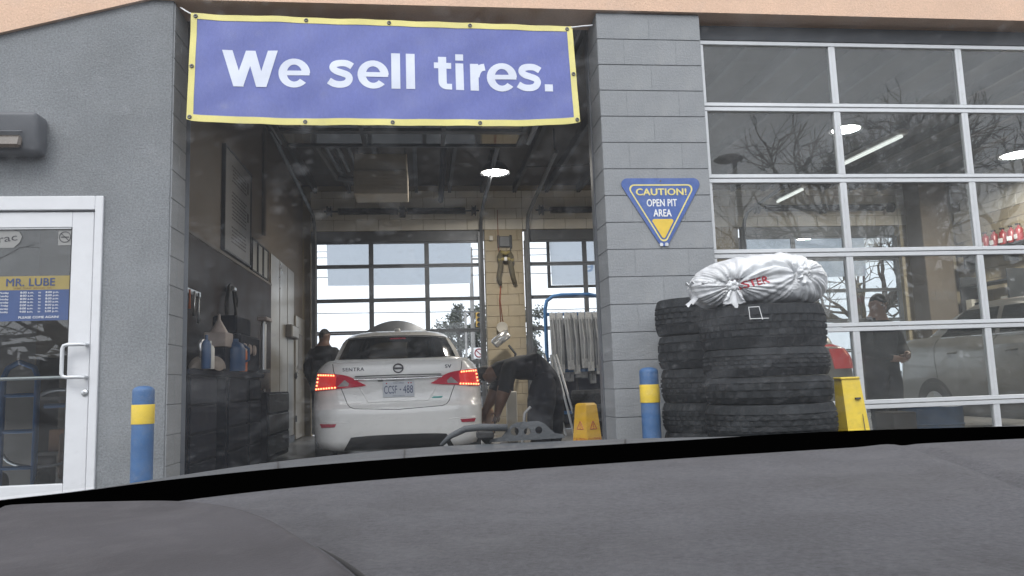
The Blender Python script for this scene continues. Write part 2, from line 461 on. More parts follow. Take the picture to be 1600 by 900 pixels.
def dup(o, parent=None):
    c = o.copy(); COL.objects.link(c)
    if parent is not None: c.parent = parent
    for ch in list(o.children):
        dup(ch, c)
    return c

def text(body, height, bold=0.0, width=None, extrude=0.001, align='CENTER', mirror=False, spacing=1.0):
    """Letters as a mesh in local XY (x right, y up), capital height = height; width squeezes or stretches the line.
    Bold letters are a few printed layers shifted sideways, each a hair above the last."""
    c = bpy.data.curves.new('lettering', 'FONT')
    c.body = body
    c.size = 1.0
    c.space_character = spacing + bold * 1.2
    c.resolution_u = 4
    o = bpy.data.objects.new('lettering', c)
    COL.objects.link(o)
    bpy.context.view_layer.update()
    me = bpy.data.meshes.new_from_object(o.evaluated_get(bpy.context.evaluated_depsgraph_get()))
    bpy.data.objects.remove(o); bpy.data.curves.remove(c)
    xs = [v.co.x for v in me.vertices]
    ca = 0.70                                     # capital height of the built-in face at size 1
    k = height / ca
    x0, x1 = min(xs) - bold, max(xs) + bold
    kx = k if width is None else width / (x1 - x0)
    off = {'LEFT': x0, 'CENTER': (x0 + x1) / 2, 'RIGHT': x1}[align]
    sh = [(0, 0)] if not bold else [(-bold, 0), (bold, 0), (0, bold * .6), (0, -bold * .6), (0, 0)]
    vs, fs = [], []
    for i, (dx, dy) in enumerate(sh):
        b = len(vs)
        for v in me.vertices:
            vs.append(((v.co.x + dx - off) * kx * (-1 if mirror else 1), (v.co.y + dy) * k, extrude + i * 0.00018))
        for f in me.polygons:
            q = [b + j for j in f.vertices]
            fs.append(q[::-1] if mirror else q)
    bpy.data.meshes.remove(me)
    me = bpy.data.meshes.new('lettering')
    me.from_pydata(vs, [], fs)
    return me

def put_text(name, me, m, parent, loc, rot=(PI / 2, 0, 0), warp=None):
    """Stand letters in the place. warp(p) bends the finished points onto a curved sheet."""
    T = Matrix.Translation(Vector(loc)) @ __import__('mathutils').Euler(rot).to_matrix().to_4x4()
    me.transform(T)
    if warp:
        for v in me.vertices:
            v.co = warp(v.co)
    me.materials.clear(); me.materials.append(m)
    me.name = name
    return link(name, me, parent)

# ------------------------------------------------------------------ setting
g = MB()
def gz(x, y):
    return 0.0 if y > -0.25 else (-0.02 - min(1.0, (-0.25 - y) / 5.0) * 0.20)
ysn = [-200, -60, -30, -12, -8, -5.2, -3.5, -2, -1, -0.26]
xsn = [-200, -60, -20, -8, -3, 0, 4, 10, 25, 70, 200]
vs = [(x, y, gz(x, y)) for y in ysn for x in xsn]
w = len(xsn)
g.add(vs, [(j*w+i, j*w+i+1, (j+1)*w+i+1, (j+1)*w+i) for j in range(len(ysn)-1) for i in range(w-1)])
tag(g.build('ground', MT['asphalt']), kind='structure')
g = MB().box((-4.9, -0.26, -0.3), (9.3, 8.9, 0.0))
tag(g.build('garage_floor', MT['floor']), kind='structure')
g = MB().grid(lambda u, v: (-300 + 600*u, 8.9 + 390*v, -0.02), 4, 6)
tag(g.build('road', MT['asphalt']), kind='structure')

# --- grey stucco wall with the entry doorway
g = MB()
g.box((-3.512, 0, -0.1), (-3.086, 0.30, 3.9))
g.box((-7.2, 0, 2.185), (-3.5122, 0.30, 3.9))
g.box((-7.2, 0, -0.1), (-4.62, 0.30, 2.1848))
g = g.build('stucco_wall', MT['stucco'])
tag(g, 'rough grey stucco wall around the white glass entry door', 'wall')

def block_rows(parent, x0, z0, rows, z1, depth, y0, m, mm, half=0.4064, H=0.2032, width=0.813, joint=0.006, vj=0.003, bev=0.004, name='block', odd_shift=True, zmat=None):
    """Courses of masonry blocks on a mortar core, running bond; every block its own object."""
    cache = {}
    for k in range(rows):
        zb = z0 + k * H
        zt = min(zb + H, z1)
        if zt - zb < 0.02: break
        cuts = [0.0]
        x = half / 2 if (k % 2 and odd_shift) else half
        while x < width - 0.01:
            cuts.append(x); x += half
        cuts.append(width)
        for a, b in zip(cuts[:-1], cuts[1:]):
            m_ = zmat(zb) if zmat else m
            key = (round(b - a, 4), round(zt - zb, 4), m_.name)
            if key not in cache:
                q = MB().box((vj, 0, joint/2), (b - a - vj, depth, zt - zb - joint/2), bev=bev)
                cache[key] = q.mesh(name, m_)
            o = link(name, cache[key], parent)
            o.location = (x0 + a, y0 - rnd.uniform(0, 0.0015), zb)
    return parent

# --- pillar between the bays, front face at Y = 0
Z0 = 3.388 - 17 * 0.2032
g = MB().box((0.004, 0.006, -0.05), (0.809, 0.30, 3.598))
pil = g.build('block_pillar', MT['mortar'])
tag(pil, 'grey painted block pillar carrying the triangular caution sign', 'pillar')
block_rows(pil, 0.0, Z0 - 0.2032, 19, 3.6, 0.307, 0.0, MT['block'], MT['mortar'], vj=0.0002, bev=0.0016)

# --- blocks of the reveal left of the open bay
g = MB().box((-3.0858, 0.006, -0.05), (-3.077, 0.30, 3.598))
jam = g.build('block_jamb', MT['mortar'])
tag(jam, 'narrow grey block reveal at the left side of the open bay', 'wall')
jm = {}
for k in range(19):
    zb = Z0 - 0.2032 + k * 0.2032
    zt = min(zb + 0.2032, 3.6)
    if zt - zb < .02: break
    y1 = 0.15 if k % 2 else 0.305
    for ya, yb in ([(0.0, y1)] + ([(y1, 0.305)] if k % 2 else [])):
        key = (ya, yb, round(zt - zb, 3))
        if key not in jm:
            jm[key] = MB().box((-3.0785, ya + 0.002, 0.003), (-3.072, yb - 0.002, zt - zb - 0.003), bev=0.002).mesh('block', MT['block'])
        o = link('block', jm[key], jam); o.location = (0, 0, zb)

# --- orange stucco above
poly = [(-7.3, 2.47), (-4.238, 3.334), (-3.224, 3.618), (-3.05, 3.612), (0.0, 3.606), (9.5, 3.58), (9.5, 6.2), (-7.3, 6.2)]
g = MB().prism(poly, -0.03, 0.31)
tag(g.build('orange_parapet', MT['orange']), 'pale orange stucco wall band above the bay openings', 'wall')

# --- facade right of the glazed door
g = MB().box((4.19, 0.0, -0.05), (9.5, 0.30, 3.575))
tag(g.build('facade_wall', MT['block']), 'grey wall right of the glazed garage door', 'wall')

# --- interior shell: back wall with three door openings, side walls, ceiling
BY = 8.56
ops = [(-3.36, -0.20), (0.52, 3.98), (4.72, 8.05)]
g = MB()
g.box((-4.9, BY + .012, 0), (-3.36, BY + .25, 4.6))
g.box((-0.196, BY + .012, 0), (0.516, BY + .25, 4.6))
g.box((3.984, BY + .012, 0), (4.716, BY + .25, 4.6))
g.box((8.054, BY + .012, 0), (9.5, BY + .25, 4.6))
for a, b in ops:
    g.box((a + .002, BY + .012, 3.66), (b - .002, BY + .25, 4.6))
bw = g.build('back_wall', MT['tanmortar'])
tag(bw, 'tan and cream block wall at the far end of the service bays', 'wall')
zm = lambda z: MT['whiteblock'] if z > 3.6 else MT['tanblock']
block_rows(bw, -0.2, 0, 22, 4.4, 0.05, BY, None, None, width=0.72, zmat=zm)
block_rows(bw, 3.98, 1.8288, 13, 4.4, 0.05, BY, None, None, width=0.74, zmat=zm)
block_rows(bw, 8.05, 1.0160, 17, 4.4, 0.05, BY, None, None, width=0.70, zmat=zm)
for a, b in ops:
    block_rows(bw, a, 3.6576, 4, 4.4, 0.05, BY, None, None, width=b - a, zmat=zm)

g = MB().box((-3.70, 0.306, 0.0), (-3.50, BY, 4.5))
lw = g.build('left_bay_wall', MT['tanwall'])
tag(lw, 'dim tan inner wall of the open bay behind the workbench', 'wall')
MB().box((-3.4998, 0.31, 0.0), (-3.475, 5.60, 2.28), bev=.004).build('wainscot', MT['wainscot'], lw)
MB().box((-3.4998, 0.31, 2.2803), (-3.468, 5.60, 2.315), bev=.004).build('trim_rail', MT['greywallin'], lw)
MB().box((-3.4998, 5.603, 0.1), (-3.478, 7.52, 2.75), bev=.003).build('metal_panel', MT['galv'], lw)
for y in (6.25, 6.9):
    MB().box((-3.4781, y, 0.1), (-3.472, y + .03, 2.75)).build('panel_seam', MT['galv'], lw)
MB().box((-3.4998, 5.603, 0.0), (-3.465, 7.52, 0.098)).build('baseboard', MT['darkalu'], lw)

g = MB().box((9.21, 0.306, 0.0), (9.45, BY, 4.5))
rw = g.build('right_bay_wall', MT['tanmortar'])
tag(rw, 'block side wall at the far right inside the garage', 'wall')
bc = {}
for k in range(9, 22):
    zb = k * 0.2032
    m_ = MT['whiteblock'] if zb > 3.6 else MT['tanblock']
    zt = min(zb + .2032, 4.48)
    if m_.name not in bc:
        bc[m_.name] = MB().box((-0.05, 0.003, 0.003), (0, 0.4034, zt - zb - 0.003), bev=.004).mesh('block', m_)
    for j in range(8):
        y = 5.2 + j * 0.4064 - (0.2032 if k % 2 else 0)
        o = link('block', bc[m_.name], rw); o.location = (9.21, y, zb)

g = MB().box((-5.2, 0.306, 4.5), (9.5, 9.0, 4.75))
ce = g.build('ceiling', MT['ceil'])
tag(ce, kind='structure')
jo = MB().box((0, 0.4, 4.36), (0.06, BY, 4.4998)).mesh('ceiling_joist', MT['darkalu'])
for i in range(21):
    o = link('ceiling_joist', jo, ce); o.location = (-3.3 + i * 0.61, 0, 0)

# --- office behind the entry door
g = MB()
g.box((-7.2, 2.6, 0), (-3.70, 2.7, 2.9)); g.box((-7.2, 0.306, 2.902), (-3.70, 2.7, 3.0))
g.box((-7.3, 0.306, 0), (-7.202, 2.7, 2.9))
g = g.build('office_wall', MT['greywallin'])
tag(g, 'grey inner walls of the dim office behind the entry door', 'wall')
MB().box((-5.14, 2.585, 0.1), (-4.72, 2.599, 2.6), bev=.003).build('tan_panel', MT['tanwall'], g)
MB().box((-4.60, 2.585, 0.1), (-4.34, 2.599, 2.6), bev=.003).build('tan_panel', MT['tanwall'], g)

# ------------------------------------------------------------------ overhead doors
def overhead_door(name, label, x0, x1, y, ncol, rails, mframe, mglass, zb, stile=0.055, depth=0.045, group=None, top=None):
    """rails: list of section bounds in Z. Each section is a frame (rails and stiles) with its own panes."""
    t = empty(name, label, 'garage door', ((x0 + x1) / 2, y, 0), group=group)
    cx = (x0 + x1) / 2
    pw = (x1 - x0 - stile) / ncol
    fcache, pcache = {}, {}
    for a, b in zip(rails[:-1], rails[1:]):
        h = b - a
        key = round(h, 3)
        if key not in fcache:
            f = MB()
            rh = 0.034
            f.box((x0 - cx, 0, 0.002), (x1 - cx, depth, rh), bev=.003)
            f.box((x0 - cx, 0, h - rh), (x1 - cx, depth, h - 0.002), bev=.003)
            # thin lips that shade the glass
            f.box((x0 - cx, -0.004, 0.006), (x1 - cx, -0.0002, 0.014))
            for i in range(ncol + 1):
                xx = x0 - cx + i * pw
                f.box((xx, 0.003, rh + .0002), (xx + stile, depth - .003, h - rh - .0002), bev=.003)
                if 0 < i < ncol:
                    f.box((xx + stile*.42, 0.0005, rh + .001), (xx + stile*.58, 0.0028, h - rh - .001))
            fcache[key] = f.mesh('section_frame', mframe)
            p = MB()
            p.box((stile + .001, 0.018, rh + .001), (pw - .001, 0.026, h - rh - .001))
            pcache[key] = p.mesh('pane', mglass)
        fo = link('section_frame', fcache[key], t)
        fo.location = (0, 0, a)
        for i in range(ncol):
            q = link('pane', pcache[key], fo)
            q.location = (x0 - cx + i * pw, 0, 0)
            q.rotation_euler = (R(rnd.uniform(-.22, .22)), 0, R(rnd.uniform(-.25, .25)))
    return t

DR = [-0.02, 0.562, 1.155, 1.738, 2.329, 2.906, 3.45]
d1 = overhead_door('garage_door', 'closed silver framed glass garage door right of the block pillar', 0.826, 4.18, 0.12, 3, DR, MT['alu'], MT['doorglass'], 0)
MB().box((-1.68, 0.002, 3.453), (1.68, 0.05, 3.575), bev=.004).build('header_strip', MT['darkalu'], d1)  # dark strip from the top glass row up to the parapet
BR = [0.02, 0.63, 1.215, 1.80, 2.385, 3.01, 3.46]
gd = 'closed glass doors at the back of the bays'
bd1 = overhead_door('garage_door', 'closed dark framed glass back door seen above the white sedan', -3.34, -0.22, BY + .06, 3, BR, MT['dooralu'], MT['backglass'], 0, stile=.085, group=gd)
bd2 = overhead_door('garage_door', 'closed dark framed glass back door behind the wiper blade rack', 0.54, 3.96, BY + .06, 3, BR, MT['dooralu'], MT['backglass'], 0, stile=.085, group=gd)
bd3 = overhead_door('garage_door', 'back door of the glazed right bay seen behind the man at the silver car', 4.74, 8.03, BY + .06, 3, BR, MT['dooralu'], MT['backglass'], 0, stile=.085, group=gd)
for d in (bd1, bd2, bd3):
    MB().box((-1.6, 0.0, 3.462), (1.6, .05, 3.66), bev=.004).build('top_panel', MT['dooralu'], d)

# the open door of the left bay, rolled up under the ceiling
od = empty('garage_door', 'open glass garage door lying flat under the ceiling above the banner', 'garage door', (-1.55, 0.4, 3.76))
fr = MB()
fr.box((-1.45, 0, 0), (1.45, .05, .05)); fr.box((-1.45, .53, 0), (1.45, .58, .05))
for i in range(4):
    fr.box((-1.45 + i * .95, .0502, .004), (-1.40 + i * .95, .5298, .046))
frm = fr.mesh('section_frame', MT['darkalu'])
pnm = MB().box((.002, .052, .02), (.898, .528, .027)).mesh('pane', MT['carglass'])
for k in range(6):
    f = link('section_frame', frm, od); f.location = (0, k * .585, 0)
    for i in range(3):
        q = link('pane', pnm, f); q.location = (-1.40 + i * .95, 0, 0)

def tracks(label, xs, y0, z0, y1, z1, zb, group='overhead door tracks'):
    for x, lab in zip(xs, label):
        t = empty('door_track', lab, 'door track', (x, y0, 0), group=group)
        m = MB()
        pts = [(0, 0, zb), (0, 0, z0 - .32), (0, (y1 - y0) * .02, z0 - .14), (0, (y1 - y0) * .05, z0 - .03), (0, (y1 - y0) * .1, z0), (0, y1 - y0, z1)]
        m.tube(pts, .034, 6)
        m.build('rail', MT['dooralu'], t, smooth=30)
        k = MB().box((-.012, (y1-y0)*.97, z1), (.012, (y1-y0)*.97 + .03, 4.49))
        k.build('hanger', MT['darkalu'], t)
        b = MB().box((-.06, -.02, zb), (.0, .06, 3.6)); b.build('angle_iron', MT['dooralu'], t)
tracks(['door track along the left edge of the back door above the standing man', 'door track between the back door above the sedan and the tan pillar'], (-3.27, -0.27), 8.48, 3.9, 4.4, 4.16, 0.05)
tracks(['door track rising at the right side of the tan pillar with the harness'], (0.6,), 8.48, 3.9, 5.2, 4.12, 0.05)
tracks(['door track at the left edge of the right bay back door'], (4.80,), 8.48, 3.9, 4.4, 4.16, 0.05)
tracks(['dark door track just inside the left reveal of the open bay', 'dark door track just inside the block pillar by the yellow floor sign'], (-3.09, 0.055), 0.36, 3.9, 4.2, 3.92, 0.02)

def spring(x0, x1, z, y, label):
    t = empty('torsion_spring', label, 'door spring', ((x0 + x1) / 2, y, z), group='torsion springs over the back doors')
    L = (x1 - x0) / 2
    MB().tube([(-L, 0, 0), (L, 0, 0)], .018, 8).build('shaft', MT['darkalu'], t)
    m = MB()
    for a, b in ((-L*.82, -.08), (.08, L*.82)):
        n = 46
        pts = []
        for i in range(n * 8):
            f = i / (n * 8)
            pts.append((a + (b - a) * f, .055 * math.cos(2*PI*n*f), .055 * math.sin(2*PI*n*f)))
        m.tube(pts, .012, 4)
    m.build('coil', MT['darkalu'], t)
    for s in (-1, 1):
        MB().lathe([(.02, -.04), (.1, -.04), (.1, -.03), (.07, -.02), (.07, .02), (.1, .03), (.1, .04), (.02, .04)], 18, (s * L * .93, 0, 0), Matrix.Rotation(PI/2, 3, 'Y')).build('drum', MT['darkalu'], t)
    MB().box((-.05, 0.02, -.09), (.05, .14, .09)).build('bracket', MT['darkalu'], t)
spring(-3.1, -.30, 3.98, 8.38, 'dark torsion spring bar above the back door behind the sedan')
spring(.75, 3.8, 3.98, 8.38, 'dark torsion spring bar above the back door behind the wiper rack')
spring(4.95, 7.9, 3.98, 8.38, 'dark torsion spring bar above the back door of the right bay')

# ------------------------------------------------------------------ banner
ban = empty('banner', 'blue vinyl banner with a yellow border reading We sell tires.', 'banner', (-1.57, -0.04, 3.47))
def bsurf(u, v, off=0.0):
    """u along 0..1, v up 0..1: a hung cloth, slack along its foot and pulled in at the lower corners."""
    xl = -2.946 - 0.016 * (1 - v)
    xr = -0.200 + 0.022 * (1 - v)
    x = xl + (xr - xl) * u
    zt = 3.494 - 0.039 * u
    sag = 0.040 * (1 - (2 * u - 1) ** 2) ** 0.45 if 0 < u < 1 else 0.0
    zb = 2.712 - 0.006 * u - sag
    z = zb + (zt - zb) * v
    y = -0.055 + 0.010 * math.sin(u * 9 + v * 2) * (1 - v) + 0.005 * math.sin(u * 23 + 1.3 + v * 5) * (1 - .5 * v) - 0.022 * (1 - v)
    y += 0.0035 * math.sin(u * 61 + 4 * v) * (abs(2*v - 1) ** 3) + 0.004 * math.sin(u * 31 - v * 9) * math.sin(v * 7)
    y += 0.006 * math.sin((u * 3 + v) * 11) * math.exp(-((u - .03) ** 2 + (v - 1) ** 2) * 40)
    return Vector((x, y + off, z))
def bwarp_uv(x, z):
    u = (x + 2.946) / 2.746
    u = min(1, max(0, u))
    zt = 3.494 - 0.039 * u
    sag = 0.040 * (1 - (2 * u - 1) ** 2) ** 0.45 if 0 < u < 1 else 0.0
    zb = 2.712 - 0.006 * u - sag
    return u, min(1, max(0, (z - zb) / (zt - zb)))
def local(o, off):
    for v in o.data.vertices:
        v.co -= Vector(off)
    return o
OFF = (-1.57, -0.04, 3.47)
local(MB().grid(lambda u, v: bsurf(.013 + u * .974, .045 + v * .91), 90, 24, (0, .004, 0)).build('cloth', MT['bannerblue'], ban, smooth=40), OFF)
bo = MB()
bw_ = 0.0155
bo.grid(lambda u, v: bsurf(u, .945 + v * .055, -.003), 90, 2, (0, .008, 0))
bo.grid(lambda u, v: bsurf(u, v * .06, -.003), 90, 2, (0, .008, 0))
bo.grid(lambda u, v: bsurf(u * bw_, .06 + v * .885, -.003), 2, 24, (0, .008, 0))
bo.grid(lambda u, v: bsurf(1 - bw_ + u * bw_, .06 + v * .885, -.003), 2, 24, (0, .008, 0))
local(bo.build('border', MT['banneryellow'], ban, smooth=40), OFF)
# heavy round letters cut from shapes, one part each; unit = capital height
def ribbon(pts, w, sub=6):
    P = [Vector((x, y, 0)) for x, y in pts]
    out = []
    n = len(P) - 1
    for i in range(n):
        p0, p1, p2, p3 = P[max(0, i-1)], P[i], P[i+1], P[min(n, i+2)]
        for k in range(sub):
            f = k / sub
            out.append(.5*((2*p1) + (-p0 + p2)*f + (2*p0 - 5*p1 + 4*p2 - p3)*f*f + (-p0 + 3*p1 - 3*p2 + p3)*f**3))
    out.append(P[-1])
    L, R_ = [], []
    for i, p in enumerate(out):
        d = (out[min(i+1, len(out)-1)] - out[max(i-1, 0)]).normalized()
        nn = Vector((-d.y, d.x, 0)) * w / 2
        L.append(p + nn); R_.append(p - nn)
    return [(L[i], R_[i], R_[i+1], L[i+1]) for i in range(len(out)-1)]
def rect(x0, y0, x1, y1, n=4):
    q = []
    for i in range(n):
        ya, yb = y0 + (y1-y0)*i/n, y0 + (y1-y0)*(i+1)/n
        q.append(((x0, ya), (x1, ya), (x1, yb), (x0, yb)))
    return q
def arc(cx, cy, rx, ry, ix, iy, a0, a1, n=26):
    q = []
    for i in range(n):
        a, b = R(a0 + (a1-a0)*i/n), R(a0 + (a1-a0)*(i+1)/n)
        q.append(((cx + ix*math.cos(a), cy + iy*math.sin(a)), (cx + rx*math.cos(a), cy + ry*math.sin(a)), (cx + rx*math.cos(b), cy + ry*math.sin(b)), (cx + ix*math.cos(b), cy + iy*math.sin(b))))
    return q
def slant(xb, xt, w):
    return [((xb + (xt-xb)*i/4, i/4), (xb + w + (xt-xb)*i/4, i/4), (xb + w + (xt-xb)*(i+1)/4, (i+1)/4), (xb + (xt-xb)*(i+1)/4, (i+1)/4)) for i in range(4)]
G_ = {'W': [slant(.30, 0, .26), slant(.30, .60, .245), slant(.875, .60, .245), slant(.875, 1.17, .26)],
      'e': [arc(.405, .385, .41, .40, .195, .235, 0, 318), rect(.10, .325, .80, .455, 2)],
      's': [ribbon([(.665, .60), (.53, .675), (.37, .69), (.21, .65), (.165, .55), (.25, .462), (.40, .41), (.55, .345), (.585, .235), (.51, .125), (.36, .085), (.20, .105), (.06, .185)], .185)],
      'l': [rect(0, 0, .235, 1.0)], '.': [rect(0, 0, .222, .20, 1)],
      't': [rect(.115, .20, .335, .93), rect(0, .60, .465, .765, 1), arc(.345, .215, .23, .215, .01, .05, 180, 275, 10), rect(.33, .0, .475, .165, 1)],
      'i': [rect(0, 0, .215, .765), rect(0, .845, .215, 1.02, 1)],
      'r': [rect(0, 0, .225, .765), ribbon([(.15, .40), (.20, .55), (.29, .645), (.40, .672)], .20)]}
for ch, x0_ in zip('Wesell' + 'tires.', (0, 1.448, 2.69, 3.50, 4.385, 4.776, 5.524, 6.105, 6.50, 6.955, 7.745, 8.53)):
    m = MB()
    for li, layer in enumerate(G_[ch]):
        for quad in layer:
            vs_ = []
            for p in quad:
                x = -2.731 + .2699 * (x0_ + p[0]); z = 2.9555 + .2699 * p[1] - .0065 * (x + 2.73)
                u, v = bwarp_uv(x, z)
                vs_.append(Vector((x, bsurf(u, v).y - .0022 - li * .0004, z)) - Vector(OFF))
            m.add(vs_, [(0, 1, 2, 3)])
    m.build('letter', MT['bannerwhite'], ban, fix=False)
gm = MB().lathe([(.006, 0), (.013, .0), (.015, .003), (.013, .006), (.006, .006)], 14, (0, 0, 0), Matrix.Rotation(PI/2, 3, 'X'), closed=True).mesh('grommet', MT['darkchrome'], True)
for u, v in [(.012, .97), (.29, .972), (.505, .972), (.72, .972), (.985, .97), (.29, .028), (.51, .028), (.735, .028), (.0075, .5), (.9925, .5), (.0075, .03), (.9925, .03)]:
    o = link('grommet', gm, ban); o.location = bsurf(u, v, -.004) - Vector(OFF)
for a, b in (((-2.93, 3.48), (-3.04, 3.57)), ((-.21, 3.445), (-.03, 3.50))):
    MB().tube([(a[0], -.06, a[1]), ((a[0]+b[0])/2, -.05, (a[1]+b[1])/2 - .01), (b[0], .01, b[1])], .005, 5).build('tie', MT['white'], ban).location = -Vector(OFF)

# ------------------------------------------------------------------ triangular caution sign
def roundtri(pts, r, n=7):
    out = []
    m = len(pts)
    for i in range(m):
        p, a, b = Vector(pts[i]), Vector(pts[i-1]), Vector(pts[(i+1) % m])
        d1, d2 = (a - p).normalized(), (b - p).normalized()
        ang = math.acos(max(-1, min(1, d1.dot(d2))))
        t = r / math.tan(ang / 2)
        c = p + (d1 + d2).normalized() * (r / math.sin(ang / 2))
        s, e = p + d1 * t - c, p + d2 * t - c
        a0, a1 = math.atan2(s.y, s.x), math.atan2(e.y, e.x)
        da = (a1 - a0 + PI) % (2*PI) - PI
        for k in range(n + 1):
            q = a0 + da * k / n
            out.append((c.x + r * math.cos(q), c.y + r * math.sin(q)))
    return out
ts = empty('caution_sign', 'blue and yellow triangular caution open pit area sign on the block pillar', 'sign', (0.428, 0, 2.1))
T = lambda k, r, y0, y1, m, dz=0: MB().prism([(x, z + dz) for x, z in roundtri([(-.335*k, .197*k), (.335*k, .197*k), (0, -.36*k)], r)], y0, y1).build(m[0], MT[m[1]], ts)
T(1, .045, -.010, -.003, ('plate', 'signblue'))
# thin yellow outline: a closed loop of flat bar
lp = roundtri([(-.268, .150), (.268, .150), (0, -.318)], .035)
li = roundtri([(-.251, .140), (.251, .140), (0, -.298)], .028)
n = len(lp)
m = MB()
m.add([(x, -.0115, z) for x, z in lp] + [(x, -.0115, z) for x, z in li] + [(x, -.0095, z) for x, z in lp] + [(x, -.0095, z) for x, z in li],
      [(i, (i+1) % n, n + (i+1) % n, n + i) for i in range(n)] + [(i, 2*n + i, 2*n + (i+1) % n, (i+1) % n) for i in range(n)] + [(n + i, n + (i+1) % n, 3*n + (i+1) % n, 3*n + i) for i in range(n)])
m.build('outline', MT['paleyellow'], ts)
MB().prism([(x, z) for x, z in roundtri([(-.090, -.114), (.090, -.114), (0, -.272)], .014)], -.0118, -.0095).build('arrow', MT['yellow'], ts)
put_text('lettering', text('CAUTION!', .050, .034, .390, .001), MT['paleyellow'], ts, (0, -.0112, .068))
put_text('lettering', text('OPEN PIT', .054, .028, .232, .001), MT['white'], ts, (0, -.0112, -.017))
put_text('lettering', text('AREA', .054, .028, .139, .001), MT['white'], ts, (0, -.0112, -.094))
for s in (-1, 1):
    MB().prism([(s*.020 + x, -.305 + z) for x, z in ((-.012, -.012), (.010, -.012), (.013, .002), (.006, .012), (-.008, .013), (-.014, .003))], -.0118, -.0097).build('emblem', MT['card'], ts)
m = MB().lathe([(.0005, .002), (.006, .001), (.007, -.002)], 10, (0, -.0115, .177), Matrix.Rotation(PI/2, 3, 'X')); m.build('screw', MT['darkchrome'], ts)

# ------------------------------------------------------------------ wall lamp
wl_ = empty('wall_lamp', 'dark grey wall pack lamp above the white entry door', 'wall lamp', (-4.16, 0, 2.59))
bm = bmesh.new(); bmesh.ops.create_cube(bm, size=1)
for v in bm.verts:
    v.co = Vector((v.co.x * .54, -.09 + v.co.y * .18, v.co.z * .275))
    if v.co.y < -.1 and v.co.z < 0: v.co.y += .05
bmesh.ops.bevel(bm, geom=bm.edges[:], offset=.035, segments=4, profile=.5, affect='EDGES')
me = bpy.data.meshes.new('housing'); bm.to_mesh(me); bm.free(); me.materials.append(MT['lampgrey'])
me.polygons.foreach_set('use_smooth', [True]*len(me.polygons)); link('housing', me, wl_)
MB().box((-.25, -.168, -.115), (.17, -.128, -.015), Matrix.Rotation(R(-18), 3, 'X'), bev=.015).build('lens', MT['lamplens'], wl_)
MB().box((-.262, -.1815, -.012), (.185, -.17, .0), bev=.004).build('ridge', MT['lampgrey'], wl_)

# ------------------------------------------------------------------ entry door
ed = empty('entry_door', 'white framed glass entry door with opening hours printed on its pane', 'door', (-4.06, 0.02, 0))
EX = -4.06
def eb(n, a, b, m, par=None, bev=.004):
    return MB().box((a[0] - EX, a[1] - .02, a[2]), (b[0] - EX, b[1] - .02, b[2]), bev=bev).build(n, MT[m], par or ed)
eb('door_frame', (-3.566, -.02, -.02), (-3.513, .12, 2.182), 'whitepaint')
eb('door_frame', (-4.62, -.02, -.02), (-4.565, .12, 2.182), 'whitepaint')
eb('door_frame', (-4.5648, -.02, 2.086), (-3.5662, .12, 2.182), 'whitepaint')
eb('hinge_gap', (-3.5745, .03, 0), (-3.5662, .1, 2.085), 'rubber', bev=0)
leaf = eb('door_leaf', (-3.716, .0, .015), (-3.576, .05, 2.075), 'whitepaint')
eb('stile', (-4.555, .0, .015), (-4.415, .05, 2.075), 'whitepaint', leaf)
eb('top_rail', (-4.4148, .0, 1.968), (-3.7162, .05, 2.075), 'whitepaint', leaf)
eb('bottom_rail', (-4.4148, .0, .015), (-3.7162, .05, .26), 'whitepaint', leaf)
eb('bead', (-3.7235, .006, .26), (-3.7163, .02, 1.968), 'rubber', leaf, bev=0)
eb('bead', (-4.4145, .006, 1.960), (-3.7237, .02, 1.9678), 'alu', leaf, bev=0)
gp = eb('pane', (-4.414, .022, .262), (-3.7165, .03, 1.966), 'entryglass', leaf, bev=0)
m = MB()
hx, hz = -3.592 - EX, 0
m.tube([(hx, -.02, 1.165), (hx, -.075, 1.165), (hx - .02, -.082, 1.165), (hx - .10, -.084, 1.165), (hx - .122, -.084, 1.158), (hx - .130, -.084, 1.14), (hx - .130, -.084, .975), (hx - .122, -.084, .957), (hx - .10, -.084, .95), (hx - .02, -.082, .95), (hx, -.075, .95), (hx, -.02, .95)], .0125, 10)
m.build('handle', MT['alu'], leaf, smooth=40)
m = MB()
m.lathe([(.0, -.015), (.012, -.014), (.021, -.010), (.024, .0)], 20, (-3.598 - EX, -.018, .845), Matrix.Rotation(PI/2, 3, 'X') @ Matrix.Rotation(PI, 3, 'X'))
m.box((-3.6005 - EX, -.036, .835), (-3.5955 - EX, -.0325, .855))
m.build('lock', MT['steel'], leaf)
m = MB().tube([(-4.50 - EX, .075, .955), (-3.72 - EX, .075, .955)], .012, 8)
m.build('push_bar', MT['alu'], leaf)
MB().box((-3.549 - EX, -.023, 1.215), (-3.541 - EX, -.0205, 1.255)).build('strike', MT['darkchrome'], ed)
